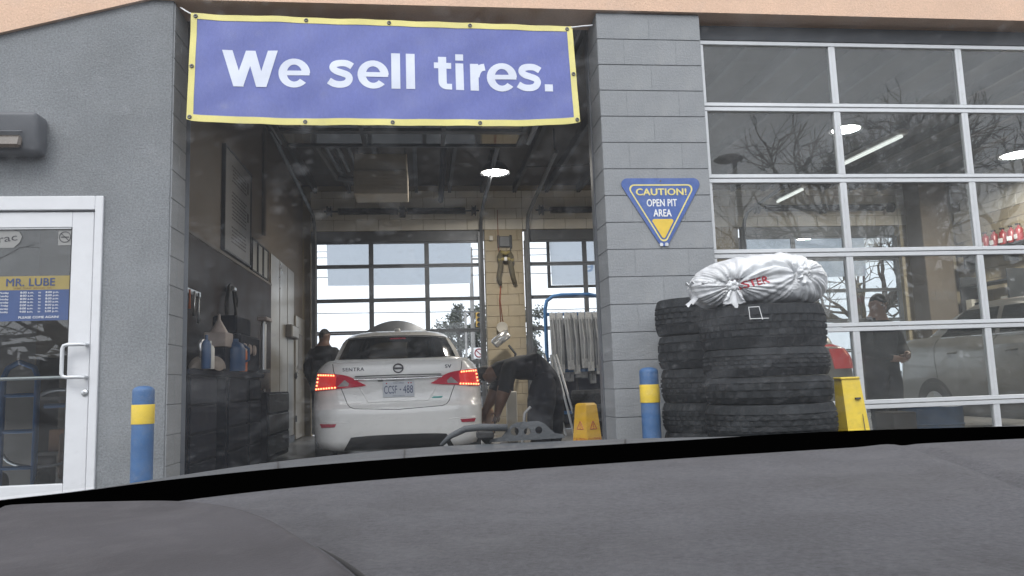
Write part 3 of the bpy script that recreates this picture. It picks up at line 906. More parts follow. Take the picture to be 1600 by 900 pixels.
# print on the pane
def pt(body, h, x, z, m, width=None, bold=0.0, align='CENTER', n='lettering'):
    return put_text(n, text(body, h, bold, width, .0005, align), MT[m], gp, (x - EX, -.0022, z))
eb('hours_panel', (-4.413, .0195, 1.337), (-3.727, .0215, 1.545), 'decalblue', gp, bev=0)
eb('name_panel', (-4.413, .0195, 1.5455), (-3.727, .0215, 1.640), 'decalyellow', gp, bev=0)
pt('MR. LUBE', .052, -3.975, 1.573, 'plateblue', .31, .02)
pt('LUBE  TUNE  BRAKES  OIL', .010, -3.96, 1.553, 'rust', .24)
for i, (dname, a, b) in enumerate([('Monday', '8:00 a.m.', '8:00 p.m.'), ('Tuesday', '8:00 a.m.', '8:00 p.m.'), ('Wednesday', '8:00 a.m.', '8:00 p.m.'), ('Thursday', '8:00 a.m.', '8:00 p.m.'), ('Friday', '8:00 a.m.', '8:00 p.m.'), ('Saturday', '8:00 a.m.', '6:00 p.m.'), ('Sunday', '9:00 a.m.', '5:00 p.m.')]):
    z = 1.522 - i * .0215
    pt(dname, .013, -4.11, z, 'white', None, .01, 'RIGHT')
    pt(a, .013, -3.995, z, 'white', .085, .01)
    pt('to', .013, -3.915, z, 'white', None, .01)
    pt(b, .013, -3.835, z, 'white', .085, .01)
pt('PLEASE COME AGAIN!', .015, -3.915, 1.353, 'white', .255, .012)
eb('no_smoking_sticker', (-3.812, .0188, 1.848), (-3.7235, .0208, 1.957), 'paper', gp, bev=0)
m = MB()
cx, cz = -3.768 - EX, 1.905
m.tube([(cx + .036*math.cos(2*PI*k/28), -.0023, cz + .036*math.sin(2*PI*k/28)) for k in range(28)], .0028, 4, closed=True)
m.tube([(cx - .025, -.0024, cz + .025), (cx + .025, -.0024, cz - .025)], .0026, 4)
m.box((cx - .024, -.0032, cz - .004), (cx + .012, -.0014, cz + .003)); m.box((cx + .015, -.0032, cz - .004), (cx + .024, -.0014, cz + .003))
m.build('no_smoking_mark', MT['ink'], gp)
pl = [(-.15, -.05), (.005, -.05), (.035, -.015), (.045, .02), (.03, .05), (-.01, .062), (-.10, .062), (-.16, .03)]
m = MB().prism([(x*1.25 - 4.10 - EX, z*1.1 + 1.89) for x, z in pl], -.0012, .0008); m.build('card_sticker', MT['paper'], gp)
put_text('lettering', text('erac', .050, .0, .17, .0005), MT['ink'], gp, (-4.155 - EX, -.0022, 1.875), (PI/2, R(-8), 0))

# ------------------------------------------------------------------ blue frames and a hose reel in the office
of = empty('hand_truck', 'blue tube hand truck standing behind the entry door glass', 'hand truck', (-4.75, 1.5, 0))
m = MB(); m.tube([(-.12, 0, .06), (-.12, 0, 1.0), (-.09, 0, 1.08), (.0, 0, 1.13), (.12, 0, 1.08), (.15, 0, 1.0), (.15, 0, .06)], .024, 8)
for z in (.25, .55, .85): m.tube([(-.12, 0, z), (.15, 0, z)], .018, 6)
m.build('frame', MT['rackblue'], of, smooth=40)
MB().box((-.15, -.25, .03), (.18, 0, .045)).build('toe_plate', MT['rackblue'], of)
for x in (-.15, .18):
    MB().lathe([(.03, -.02), (.10, -.022), (.11, 0), (.10, .022), (.03, .02)], 18, (x, .08, .11), Matrix.Rotation(PI/2, 3, 'Y')).build('wheel', MT['tyre'], of)
of = empty('wheelbarrow_frame', 'blue wheeled cart with pale rim behind the entry door glass', 'cart', (-4.42, 1.9, 0))
m = MB(); m.tube([(-.3, 0, .75), (.22, 0, .75), (.22, 0, .05)], .022, 8); m.tube([(-.05, 0, .75), (-.05, 0, .05)], .022, 8)
m.build('frame', MT['rackblue'], of, smooth=40)
m = MB(); m.tube([(-.12 + .2*math.cos(a), -.1, .80 + .09*math.sin(a)) for a in [PI*k/12 for k in range(13)]], .016, 6)
m.build('hoop', MT['steel'], of, smooth=True); m = MB()
m.tube([(-.25 + .3*math.cos(a), -.15, .35 - .12*math.sin(a)) for a in [PI*k/12 for k in range(13)]], .014, 6)
m.build('hoop', MT['steel'], of, smooth=True)
MB().box((-.2, .05, .10), (.2, .4, .5), bev=.02).build('tray', MT['rust'], of)
t = empty('office_shelf', 'dim shelf with boxes at the back of the office', 'shelf', (-4.4, 2.3, 0))
for z in (.3, .8): MB().box((-.5, -.2, z), (.6, .2, z+.03)).build('board', MT['greywallin'], t)
for x in (-.5, .57): MB().box((x, -.2, 0), (x+.03, .2, 1.2)).build('post', MT['darkalu'], t)
for i, (x, w_, h_, mm) in enumerate([(-.4, .25, .2, 'orangebox'), (-.05, .3, .26, 'paper'), (.3, .2, .16, 'navymetal')]):
    b = MB().box((0, 0, 0), (w_, .25, h_), bev=.006).build('storage_box', MT[mm]); b.location = (-4.4 + x, 2.17, .3305)
    tag(b, ['orange box on the lower office shelf', 'grey box on the lower office shelf', 'navy box on the lower office shelf'][i], 'box', 'boxes on the office shelf')

# ------------------------------------------------------------------ bollards
def bollard(x, y, z, label, r=.064, H=.92):
    t = empty('bollard', label, 'bollard', (x, y, z), group='blue bollards with a yellow band')
    top = H
    prof = [(r, 0), (r, top - .235), ]
    MB().lathe([(r, 0), (r, top - .232)], 28).build('post', MT['bollblue'], t, smooth=40)
    MB().lathe([(r + .002, top - .2319), (r + .003, top - .228), (r + .003, top - .118), (r + .002, top - .1141)], 28).build('band', MT['bollyel'], t, smooth=40)
    MB().lathe([(r, top - .114), (r, top - .035), (r*.97, top - .022), (r*.8, top - .010), (r*.45, top - .002), (0, top)], 28).build('cap', MT['bollblue'], t, smooth=40)
bollard(-3.070, -0.45, -0.03, 'blue bollard with yellow band in front of the grey stucco wall', .0635, .905)
bollard(0.126, -0.45, -0.03, 'blue bollard with yellow band in front of the block pillar', .0625, .920)

# ------------------------------------------------------------------ tyres
def tyre_mesh(name, Ro, W, Ri, segs=132, kind=0, rows=None):
    """A tyre lying on its side, axis Z, resting on z = 0; tread cut into blocks by real grooves."""
    hw = W / 2
    prof = []                       # (radius, z, tread?)
    sh = .030
    for (r, z) in [(Ri, -hw*.72), (Ri + .012, -hw*.86), (Ri + (Ro-Ri)*.35, -hw*.99), (Ri + (Ro-Ri)*.6, -hw), (Ro - sh*.8, -hw*.985)]:
        prof.append((r, z, 0))
    tz = hw * .90
    gro = {0: [-.50, -.17, .17, .50], 1: [-.55, -.2, .12, .5], 2: [-.6, -.0, .6]}[kind]
    zs = [(-1.0, Ro - .012, 2)]
    for gq in gro:
        zs += [(gq - .055, Ro - .002, 2), (gq - .05, Ro - .011, 0), (gq + .05, Ro - .011, 0), (gq + .055, Ro - .002, 2)]
    zs += [(1.0, Ro - .012, 2)]
    for q, r, k in zs:
        crown = -.006 * q * q
        prof.append((r + crown, q * tz, k))
    for (r, z) in [(Ro - sh*.8, hw*.985), (Ri + (Ro-Ri)*.6, hw), (Ri + (Ro-Ri)*.35, hw*.99), (Ri + .012, hw*.86), (Ri, hw*.72)]:
        prof.append((r, z, 0))
    n = segs
    rr = random.Random(kind + 3)
    vs, fs = [], []
    per = {0: 4, 1: 3, 2: 5}[kind]
    for i, (r, z, k) in enumerate(prof):
        for s in range(n):
            slant = int((z / hw) * (3 if kind != 1 else 5))
            cut = ((s + slant + (i // 4) * 2) % per == 0)
            rad = r - (.0085 if (k == 2 and cut) else 0)
            a = 2 * PI * s / n
            vs.append((rad * math.cos(a), rad * math.sin(a), z + hw))
    m = len(prof)
    for i in range(m):
        j = (i + 1) % m
        if j == 0:
            continue
        for s in range(n):
            l = (s + 1) % n
            fs.append((i*n+s, i*n+l, j*n+l, j*n+s))
    mb = MB().add(vs, fs)
    return mb.mesh(name, MT['tyre'], smooth=28)
TM = {}
def tyre(x, y, z, Ro, W, kind, label, group, rz=0.0, tilt=(0, 0)):
    key = (Ro, W, kind)
    if key not in TM:
        TM[key] = tyre_mesh('tyre', Ro, W, Ro * .58, kind=kind)
    o = link('tyre', TM[key])
    o.location = (x, y, z); o.rotation_euler = (tilt[0], tilt[1], rz)
    tag(o, label, 'tyre', group)
    return o
FX, FY = .640, -1.10
gf = 'front stack of tyres beside the yellow sign'
tyre(FX - .006, FY, .965, .362, .242, 1, 'large tyre with coarse tread on top of the front stack under the white bag', gf, .3)
tyre(FX, FY, .806, .360, .157, 0, 'second tyre from the top of the front stack', gf, 1.1, (0, R(.3)))
tyre(FX + .004, FY, .656, .360, .147, 2, 'third tyre from the top of the front stack', gf, 2.0)
tyre(FX + .004, FY, .452, .371, .202, 0, 'wide tyre fourth from the top of the front stack', gf, .7, (0, R(-.4)))
tyre(FX + .006, FY, .250, .371, .200, 2, 'fifth tyre from the top of the front stack just above the car cowl', gf, 1.9)
tyre(FX + .006, FY, -.045, .371, .293, 0, 'bottom tyre of the front stack standing on the asphalt', gf, 2.9)
gb = 'rear stack of tyres against the block pillar'
BX, BYY = .535, -.42
for i, (z, W_, k, dx, lab) in enumerate([(1.09, .236, 0, .0, 'topmost tyre of the rear stack half hidden by the white bag'), (.872, .216, 2, .012, 'second tyre from the top of the rear stack by the pillar'),
                                      (.652, .218, 0, .020, 'third tyre from the top of the rear stack by the pillar'), (.462, .188, 1, .018, 'fourth tyre from the top of the rear stack by the pillar'), (.25, .21, 0, .02, 'fifth tyre from the top of the rear stack by the pillar'), (-.03, .278, 2, .02, 'bottom tyre of the rear stack by the pillar')]):
    tyre(BX + dx, BYY, z, .328, W_, k, lab, gb, i * .7, (0, R(1.6) if i == 0 else 0))
# chalk mark on the top tyre
m = MB()
def onty(a, z, r=.3635):
    return (FX - .006 + r * math.cos(a), FY + r * math.sin(a), .965 + z)
a0 = R(-124)
def tline(p, q):
    m.tube([onty(p[0] + (q[0]-p[0])*k/5, p[1] + (q[1]-p[1])*k/5) for k in range(6)], .0020, 5)
tline((a0, .225), (a0 + .01, .155)); tline((a0, .222), (a0 + .145, .222)); tline((a0 + .15, .225), (a0 + .19, .150)); tline((a0 + .005, .158), (a0 + .28, .156))
tag(m.build('chalk_mark', MT['white']), 'white chalk square drawn on the tread of the top front tyre', 'chalk mark')

# ------------------------------------------------------------------ bagged tyre on top
bg_ = empty('plastic_bag', 'white plastic bag knotted round a tyre on top of the front stack', 'plastic bag', (FX - .022, FY - .01, 1.20))
k1 = (-.270, -.270, .112)
k2 = (.123, -.335, .178)
nu_, nv_ = 300, 130
BW, BD, BH = .402, .352, .150
def bagp(u, v):
    th = 2 * PI * u
    ph = PI * (v - .5)
    c, s = math.cos(ph), math.sin(ph)
    e = .55
    cc = abs(c) ** e
    ss = math.copysign(abs(s) ** .8, s)
    x = BW * cc * math.cos(th); y = BD * cc * math.sin(th); z = BH + BH * ss
    z *= 1.0 - .16 * max(0, -(x) / BW) ** 2 if z > BH else 1.0
    p = Vector((x, y, z))
    nrm = Vector((math.cos(th) * c, math.sin(th) * c, s))
    d = 0.0
    for kx, ky, kz in (k1, k2):
        dv = p - Vector((kx, ky, kz))
        rr_ = dv.length
        a = math.atan2(dv.z, dv.x)
        fold = (abs(math.sin(a * 7 + 1.7 * math.sin(a * 2 + kx * 9) + rr_ * 2.5)) ** 0.8 - .5) * .019 + (abs(math.sin(a * 19 + 3 * math.sin(a * 3) + rr_ * 3)) - .5) * .013
        d += fold * math.exp(-(rr_ / .26) ** 2) * min(1, rr_ / .05)
        d -= .055 * math.exp(-(rr_ / .062) ** 2)
    d += .006 * math.sin(x * 15 + 3 * math.sin(y * 11)) * math.sin(z * 13 + x * 7)
    d += .003 * math.sin(x * 61 + z * 37) * math.sin(y * 53 - z * 41)
    # long tension crease between the knots
    t = (x - k1[0]) / (k2[0] - k1[0])
    if 0 < t < 1 and y < 0:
        zl = k1[2] + (k2[2] - k1[2]) * t + .07 * math.sin(PI * t)
        d -= .032 * math.exp(-((z - zl) / .012) ** 2) * math.sin(PI * t) ** .5
        d += .012 * math.exp(-((z - zl + .03) / .015) ** 2) * math.sin(PI * t)
    return p + nrm * d
film = MB().grid(bagp, nu_, nv_).build('film', MT['bag'], bg_, smooth=True)
def knot(c, drop, sc, seed):
    rr_ = random.Random(seed)
    m = MB()
    m.lathe([(0, -.02), (.026, -.016), (.034, 0), (.026, .016), (0, .02)], 12, c, Matrix.Rotation(.7, 3, 'X'))
    nu2 = 26
    def skirt(u, v):
        a = 2 * PI * u
        rad = (.014 + .052 * v) * (1 + .34 * math.sin(a * 5 + seed)) * sc
        q = Vector((rad * math.cos(a), -.02 - .012 * v * math.sin(a * 3), rad * .6 * math.sin(a) - (.015 + drop * v)))
        q += Vector((rr_.uniform(-1, 1), rr_.uniform(-1, 1), rr_.uniform(-1, 1))) * .004 * v
        return Vector(c) + q
    m.grid(skirt, nu2, 6)
    for j in range(7):
        a = j * .9 + seed
        e = Vector((math.cos(a) * .035, -.012, math.sin(a) * .03))
        m.tube([Vector(c), Vector(c) + e * .6 + Vector((0, -.016, 0)), Vector(c) + e * 1.1], [.013, .015, .005], 6)
    m.build('knot', MT['bag'], bg_, smooth=True)
knot((k1[0], k1[1] - .012, k1[2] - .005), .065, .80, 3)
knot((k2[0], k2[1] - .0, k2[2]), .030, .55, 5)
m = MB(); m.grid(lambda u, v: Vector((-.42 + .05 * math.sin(v * 3) - .02*u, -.06 + u * .09, .03 + v * .13 + .01 * math.sin(u * 9 + v * 7))), 8, 8, (.006, 0, 0))
m.build('loose_end', MT['bag'], bg_, smooth=True)
bvb = BVHTree.FromPolygons([v.co.copy() for v in film.data.vertices], [tuple(p.vertices) for p in film.data.polygons])
me = text('ASTER', .040, .035, .170, .0)
def bagwarp(p):
    h = bvb.ray_cast(Vector((p.x, -1, p.z)), Vector((0, 1, 0)))
    q = h[0] if h[0] is not None else Vector((p.x, -.38, p.z))
    return Vector((p.x, q.y - .003, p.z))
put_text('lettering', me, MT['red'], bg_, (-.165, -.4, .100), (PI/2, R(-11), 0), bagwarp)

# ------------------------------------------------------------------ floor signs
# the worn one beside the tyres, folded, seen on edge
t = empty('floor_sign', 'worn yellow folding floor sign standing right of the tyre stacks', 'floor sign', (1.108, -1.16, -.04), R(0))
def leafm(w0, w1, h, y0, y1, th):
    m = MB()
    m.add([(-w0/2, y0, 0), (w0/2, y0, 0), (w1/2, y1, h), (-w1/2, y1, h), (-w0/2, y0 + th, 0), (w0/2, y0 + th, 0), (w1/2, y1 + th, h), (-w1/2, y1 + th, h)],
          [(0,1,2,3), (7,6,5,4), (0,4,5,1), (1,5,6,2), (2,6,7,3), (3,7,4,0)])
    return m
H2 = .812
m = MB()
m.add([(-.052, -.10, 0), (.118, -.10, 0), (.056, -.035, H2), (-.056, -.035, H2), (-.060, .10, 0), (.10, .10, 0), (.05, .035, H2), (-.062, .035, H2)],
      [(0,1,2,3), (7,6,5,4), (1,5,6,2), (2,6,7,3), (3,7,4,0)])
m.build('board', MT['wornyellow'], t)
MB().box((-.066, -.042, H2 + .0005), (.056, .042, H2 + .014), bev=.004).build('cap', MT['wornyellow'], t)
MB().box((.010, -.058, H2 - .115), (.040, -.036, H2 - .105)).build('handle_slot', MT['seam'], t)
m = MB()
m.add([(.045, -.0755, H2 - .43), (.052, -.0755, H2 - .43), (.044, -.0585, H2 - .20), (.040, -.0585, H2 - .20)], [(0, 1, 2, 3)])
m.add([(.045, -.066, H2 - .43), (.052, -.066, H2 - .43), (.044, -.049, H2 - .20), (.040, -.049, H2 - .20)], [(3, 2, 1, 0)])
m.build('crack', MT['seam'], t)
# the four sided one just inside the bay
t = empty('floor_sign', 'small yellow pyramid caution floor sign just inside the open bay', 'floor sign', (.09, 1.45, 0), R(33))
h = .595; a, b = .112, .068
m = MB()
vs = [(-a,-a,0),(a,-a,0),(a,a,0),(-a,a,0),(-b,-b,h),(b,-b,h),(b,b,h),(-b,b,h)]
m.add(vs, [(0,1,5,4),(1,2,6,5),(2,3,7,6),(3,0,4,7)])
m.build('shell', MT['coneyellow'], t)
MB().add([(-b,-b,h+.0005),(b,-b,h+.0005),(b,b,h+.0005),(-b,b,h+.0005),(-b*.8,-b*.8,h+.018),(b*.8,-b*.8,h+.018),(b*.8,b*.8,h+.018),(-b*.8,b*.8,h+.018)], [(4,5,6,7),(0,1,5,4),(1,2,6,5),(2,3,7,6),(3,0,4,7)]).build('cap', MT['coneyellow'], t)
tl_ = math.atan2(a - b, h)
for rz in (0, -PI/2):
    Rz = Matrix.Rotation(rz, 4, 'Z')
    for body, z, hh, wd, name in (('CAUTION', .275, .045, .20, 'lettering'),):
        me = text(body, .034, .02, .165, .001)
        me.transform(Matrix.Rotation(PI/2 - tl_, 4, 'X'))
        yy = -(a - (a - b) * z / h) - .0012
        me.transform(Rz @ Matrix.Translation((0, yy, z)))
        me.materials.append(MT['conered']); me.name = name
        link(name, me, t)
    m = MB()
    s = .040
    for p, q in (((-s, 0), (s, 0)), ((s, 0), (0, s*1.75)), ((0, s*1.75), (-s, 0)), ((0, s*.35), (0, s*1.1)), ((-.004, s*.15), (.004, s*.15))):
        z0_ = .385
        f = lambda q: Vector((q[0], -(a - (a - b) * (z0_ + q[1]) / h) - .001, z0_ + q[1]))
        m.tube([Rz @ f(p), Rz @ f(q)], .0042, 5)
    m.build('pictogram', MT['conered'], t)

# ------------------------------------------------------------------ cars
def smooth01(t):
    t = max(0.0, min(1.0, t)); return t * t * (3 - 2 * t)

def car_shell(L, hs=1.0, ws=1.0, hatch=False):
    """Rings of a saloon (or hatchback) stacked from sill to roof; rear at y = 0, nose at y = L, centre line x = 0."""
    #      z     yr    yf     w     rr   rf    bow  row kind
    rows = [(.19, .14, L-.28, .70, .20, .35, .04), (.225, .055, L-.12, .80, .22, .45, .045), (.30, .018, L-.04, .843, .24, .5, .05),
            (.42, .004, L-.01, .860, .26, .55, .055), (.54, .0, L, .865, .27, .6, .06), (.60, .003, L, .866, .27, .6, .06), (.622, .012, L, .866, .27, .6, .06),
            (.640, .036, L-.01, .866, .27, .6, .062), (.70, .048, L-.02, .864, .27, .6, .065), (.80, .052, L-.05, .858, .27, .6, .07), (.90, .050, L-.10, .848, .26, .6, .075),
            (.965, .047, L-.18, .836, .25, .6, .08), (1.01, .055, L-.26, .815, .24, .6, .08), (1.045, .062, L-.34, .786, .23, .6, .08),
            (1.072, .055, L-.42, .748, .20, .6, .075), (1.090, .068, L-.5, .722, .18, .6, .075), (1.098, .12, L-.6, .705, .18, .6, .075)]
    if hatch:
        gh = [(1.11, .16, L-1.05, .70, .20, .5, .08), (1.2, .22, L-1.25, .685, .2, .5, .08), (1.33, .34, L-1.6, .645, .2, .5, .09), (1.42, .46, L-1.85, .60, .2, .5, .09), (1.465, .62, L-2.05, .52, .2, .5, .08), (1.49, .9, L-2.2, .38, .2, .35, .05), (1.50, 1.3, L-2.4, .15, .1, .1, 0)]
    else:
        gh = [(1.105, .46, L-1.10, .695, .20, .5, .10), (1.13, .52, L-1.2, .685, .20, .5, .10), (1.24, .74, L-1.45, .655, .2, .5, .11), (1.345, .98, L-1.72, .615, .2, .5, .12), (1.395, 1.12, L-1.88, .588, .2, .5, .12), (1.425, 1.20, L-1.95, .560, .2, .5, .12),
              (1.448, 1.27, L-2.0, .505, .18, .45, .11), (1.470, 1.40, L-2.1, .40, .16, .35, .09), (1.485, 1.6, L-2.2, .24, .1, .2, .05), (1.49, 1.9, L-2.4, .06, .05, .05, 0)]
    rows = rows + gh
    N = 0
    vs, fs = [], []
    for ri, (z, yr, yf, w, rr, rf, bow) in enumerate(rows):
        half = []
        for k in range(13):                                    # rear edge
            x = (w - rr) * k / 12
            half.append((x, yr))
        for k in range(1, 11):                                 # rear corner
            a = PI/2 * k / 10
            half.append((w - rr + rr * math.sin(a), yr + rr * 1.15 * (1 - math.cos(a))))
        y0 = yr + rr * 1.15; y1 = yf - rf
        for k in range(1, 14):
            half.append((w, y0 + (y1 - y0) * k / 14))
        for k in range(0, 9):
            a = PI/2 * k / 8
            half.append((w - min(rf, w*.9) * (1 - math.cos(a)), y1 + rf * math.sin(a)))
        for k in range(1, 9):
            half.append(((w - min(rf, w*.9)) * (1 - k / 8), yf))
        ring = []
        for x, y in half:
            yy = y + bow * (x / max(.01, w)) ** 2 * (1 - smooth01((y - yr) / 1.0))
            ring.append((x, yy))
        full = ring + [(-x, y) for x, y in reversed(ring[1:-1])]
        N = len(full)
        for x, y in full:
            zz = z
            if z > .62 and ri < 17:
                t = smooth01((y - (L - 1.7)) / 1.7)
                zz = .62 + (z - .62) * (1 - .42 * t)
            if z > 1.0 and ri < 17 and y > 1.2:
                zz -= .05 * smooth01((y - 1.0) / 1.2)          # the belt line drops a little ahead of the boot
            if ri >= 17 and z > 1.30 and not hatch:
                zz += .0
            vs.append((x * ws, y, zz * hs))
    m = len(rows)
    for i in range(m - 1):
        for k in range(N):
            l = (k + 1) % N
            fs.append((i*N+k, i*N+l, (i+1)*N+l, (i+1)*N+k))
    fs.append(tuple(range(N - 1, -1, -1)))
    fs.append(tuple((m-1)*N + k for k in range(N)))
    return vs, fs

class Skin:
    """Lays lenses, glass, trim and gaps onto a car shell by dropping points on it."""
    def __init__(s, vs, fs):
        s.bvh = BVHTree.FromPolygons([Vector(v) for v in vs], fs)
    def hit(s, p, d):
        h = s.bvh.ray_cast(Vector(p), Vector(d))
        if h[0] is None:
            h = s.bvh.find_nearest(Vector(p) + Vector(d) * 5)
        n = h[1]
        if n.dot(Vector(d)) > 0: n = -n
        return h[0], n
    def rear(s, x, z, off=.004):
        q, n = s.hit((x, -3, z), (0, 1, 0)); return q + n * off
    def side(s, y, z, sx=-1, off=.004):
        q, n = s.hit((sx * 5, y, z), (-sx, 0, 0)); return q + n * off
    def patch(s, fn, quad, nu, nv, th=.007, off=.003):
        """quad: four (a, b) corners: bottom-left, bottom-right, top-right, top-left (or a callable of u, v)."""
        def ab(u, v):
            if callable(quad): return quad(u, v)
            (a, b, c, d) = quad
            return ((a[0]*(1-u) + b[0]*u) * (1-v) + (d[0]*(1-u) + c[0]*u) * v, (a[1]*(1-u) + b[1]*u) * (1-v) + (d[1]*(1-u) + c[1]*u) * v)
        top = [[fn(*ab(i/nu, j/nv), off + th) for i in range(nu+1)] for j in range(nv+1)]
        bot = [[fn(*ab(i/nu, j/nv), -.004) for i in range(nu+1)] for j in range(nv+1)]
        w = nu + 1
        m = MB()
        f = [(j*w+i, j*w+i+1, (j+1)*w+i+1, (j+1)*w+i) for j in range(nv) for i in range(nu)]
        m.add([p for r in top for p in r], f)
        rim = [(0, i) for i in range(w)] + [(j, nu) for j in range(1, nv+1)] + [(nv, i) for i in range(nu-1, -1, -1)] + [(j, 0) for j in range(nv-1, 0, -1)]
        k = len(rim)
        m.add([top[j][i] for j, i in rim] + [bot[j][i] for j, i in rim], [(a, a + k, (a+1) % k + k, (a+1) % k) for a in range(k)])
        return m
    def line(s, fn, pts, r=.003, n=5, off=.0, sub=8):
        out = []
        for p, q in zip(pts[:-1], pts[1:]):
            for k in range(sub):
                t = k / sub
                out.append(fn(p[0] + (q[0]-p[0])*t, p[1] + (q[1]-p[1])*t, off))
        out.append(fn(*pts[-1], off))
        return MB().tube(out, r, n)

def wheel_meshes():
    Rw = .325
    t = MB().lathe([(.205, -.085), (.24, -.098), (.30, -.098), (.319, -.085), (Rw, -.06), (Rw, .06), (.319, .085), (.30, .098), (.24, .098), (.205, .085)], 40, (0, 0, 0), Matrix.Rotation(PI/2, 3, 'Y'), closed=True).mesh('tyre', MT['tyre'], 40)
    m = MB()
    Ry = Matrix.Rotation(PI/2, 3, 'Y')
    m.lathe([(.206, -.08), (.19, -.06), (.19, .06), (.206, .08)], 32, (0, 0, 0), Ry, closed=False)
    for k in range(5):
        a = 2*PI*k/5
        p = Vector((-.07, math.cos(a), math.sin(a)))
        for s in (-.12, .12):
            q = Vector((-.07, math.cos(a + s), math.sin(a + s)))
            m.tube([(-.07, .04*math.cos(a), .04*math.sin(a)), (-.072, q.y*.195, q.z*.195)], .016, 6)
    m.lathe([(0, .085), (.05, .08), (.055, .05)], 16, (0, 0, 0), Matrix.Rotation(-PI/2, 3, 'Y'))
    r = m.mesh('rim', MT['steel'], 40)
    return t, r
WT, WR = wheel_meshes()

def make_car(name, label, cx, yr, L, paint, hs=1.0, ws=1.0, hatch=False, group=None, sides=True):
    t = empty(name, label, 'car', (cx, yr, 0), group=group)
    vs, fs = car_shell(L, hs, ws, hatch)
    MB().add(vs, fs).build('body', MT[paint], t, smooth=50)
    sk = Skin(vs, fs)
    for y in (.95, L - .85):
        for sx in (-1, 1):
            w = empty('wheel', None, None, (sx * .786 * ws, y, .325)); w.parent = t
            if sx > 0: w.rotation_euler = (0, 0, PI)
            link('tyre', WT, w); link('rim', WR, w)
            # dark arch
            m = sk.patch(lambda a, b, o: sk.side(a, b, sx, o), lambda u, v: (y + (.36 + 0*v) * math.cos(PI*(1-u)) * (1 - .94*v), .325 + .37 * math.sin(PI*u) * (1 - .94*v)), 20, 5, th=.001, off=.001)
            m.build('wheel_arch', MT['black'], t)
    if sides:
        for sx in (-1, 1):
            S = lambda a, b, o, sx=sx: sk.side(a, b, sx, o)
            zt, zb = 1.375 * hs, 1.095 * hs
            if hatch:
                wins = [((.62, zb), (1.42, zb), (1.42, zt), (.78, zt)), ((1.5, zb), (2.62, zb), (2.1, zt), (1.5, zt))]
            else:
                wins = [((.98, zb), (1.92, zb), (1.92, zt), (1.32, zt)), ((2.0, zb), (3.10, zb), (2.62, zt), (2.0, zt))]
            for qd in wins:
                sk.patch(S, qd, 10, 6, th=.003).build('side_window', MT['carglass'], t, smooth=40)
            for pts in ([(1.96, .36*hs), (1.96, 1.07*hs)], [(3.0, .36*hs), (3.02, .75*hs), (3.12, 1.0*hs)], [(1.05, .62*hs), (1.0, .85*hs), (.98, 1.07*hs)]):
                sk.line(S, pts, .004).build('door_seam', MT['seam'], t)
            for y in (1.25, 2.25):
                a = [S(y + .17*k/6, .90*hs + .006*k/6, .018 if 0 < k < 6 else .0) for k in range(7)]
                MB().tube(a, .013, 8).build('door_handle', MT[paint], t, smooth=40)
            m = S(2.95, 1.06*hs, .09)
            MB().box((m.x - .09, m.y - .05, m.z - .05), (m.x + .09, m.y + .06, m.z + .07), bev=.03).build('mirror', MT[paint], t, smooth=50)
            sk.line(S, [(1.0, 1.083*hs), (3.1, 1.075*hs)], .006).build('belt_trim', MT['chrome'], t)
    F_ = lambda a, b, o: (lambda h: h[0] + h[1]*o)(sk.hit((a, 12, b), (0, -1, 0)))
    sk.patch(F_, ((-.60*ws, 1.12*hs), (.60*ws, 1.12*hs), (.53*ws, 1.37*hs), (-.53*ws, 1.37*hs)), 10, 6, th=.003).build('windscreen', MT['carglass'], t, smooth=40)
    return t, sk

# --- the white saloon in the open bay
SX, SY = -1.612, 2.36
car, sk = make_car('white_sedan', 'white sedan with lit red tail lamps parked in the open bay', SX, SY, 4.62, 'paint')
car.rotation_euler = (0, 0, R(2.0))
RR = sk.rear
def rw_quad(u, v):
    x = (-.622 * (1 - v) - .556 * v) * (1 - 2*u)
    z = 1.124 + .0 * v + (.236 + .018 * (1 - (2*u-1)**2)) * v - .012 * (1 - (2*u-1)**2) * (1 - v)
    return (x, z)
sk.patch(RR, rw_quad, 20, 10, th=.003, off=.002).build('rear_window', MT['carglass'], car, smooth=40)
m = sk.line(RR, [(-.56, 1.372), (-.3, 1.386), (0, 1.39), (.3, 1.386), (.56, 1.372)], .006, off=.004); m.build('roof_seam', MT['seam'], car)
MB().box((-.035, 1.40, 1.468), (.035, 1.52, 1.505), bev=.015).build('roof_antenna', MT['paint'], car, smooth=50)
# shelf lamp and seats behind the glass read as dim shapes on it
m = sk.patch(RR, ((-.09, 1.345), (.09, 1.345), (.085, 1.36), (-.085, 1.36)), 4, 2, th=.005); m.build('brake_lamp', MT['reflector'], car)
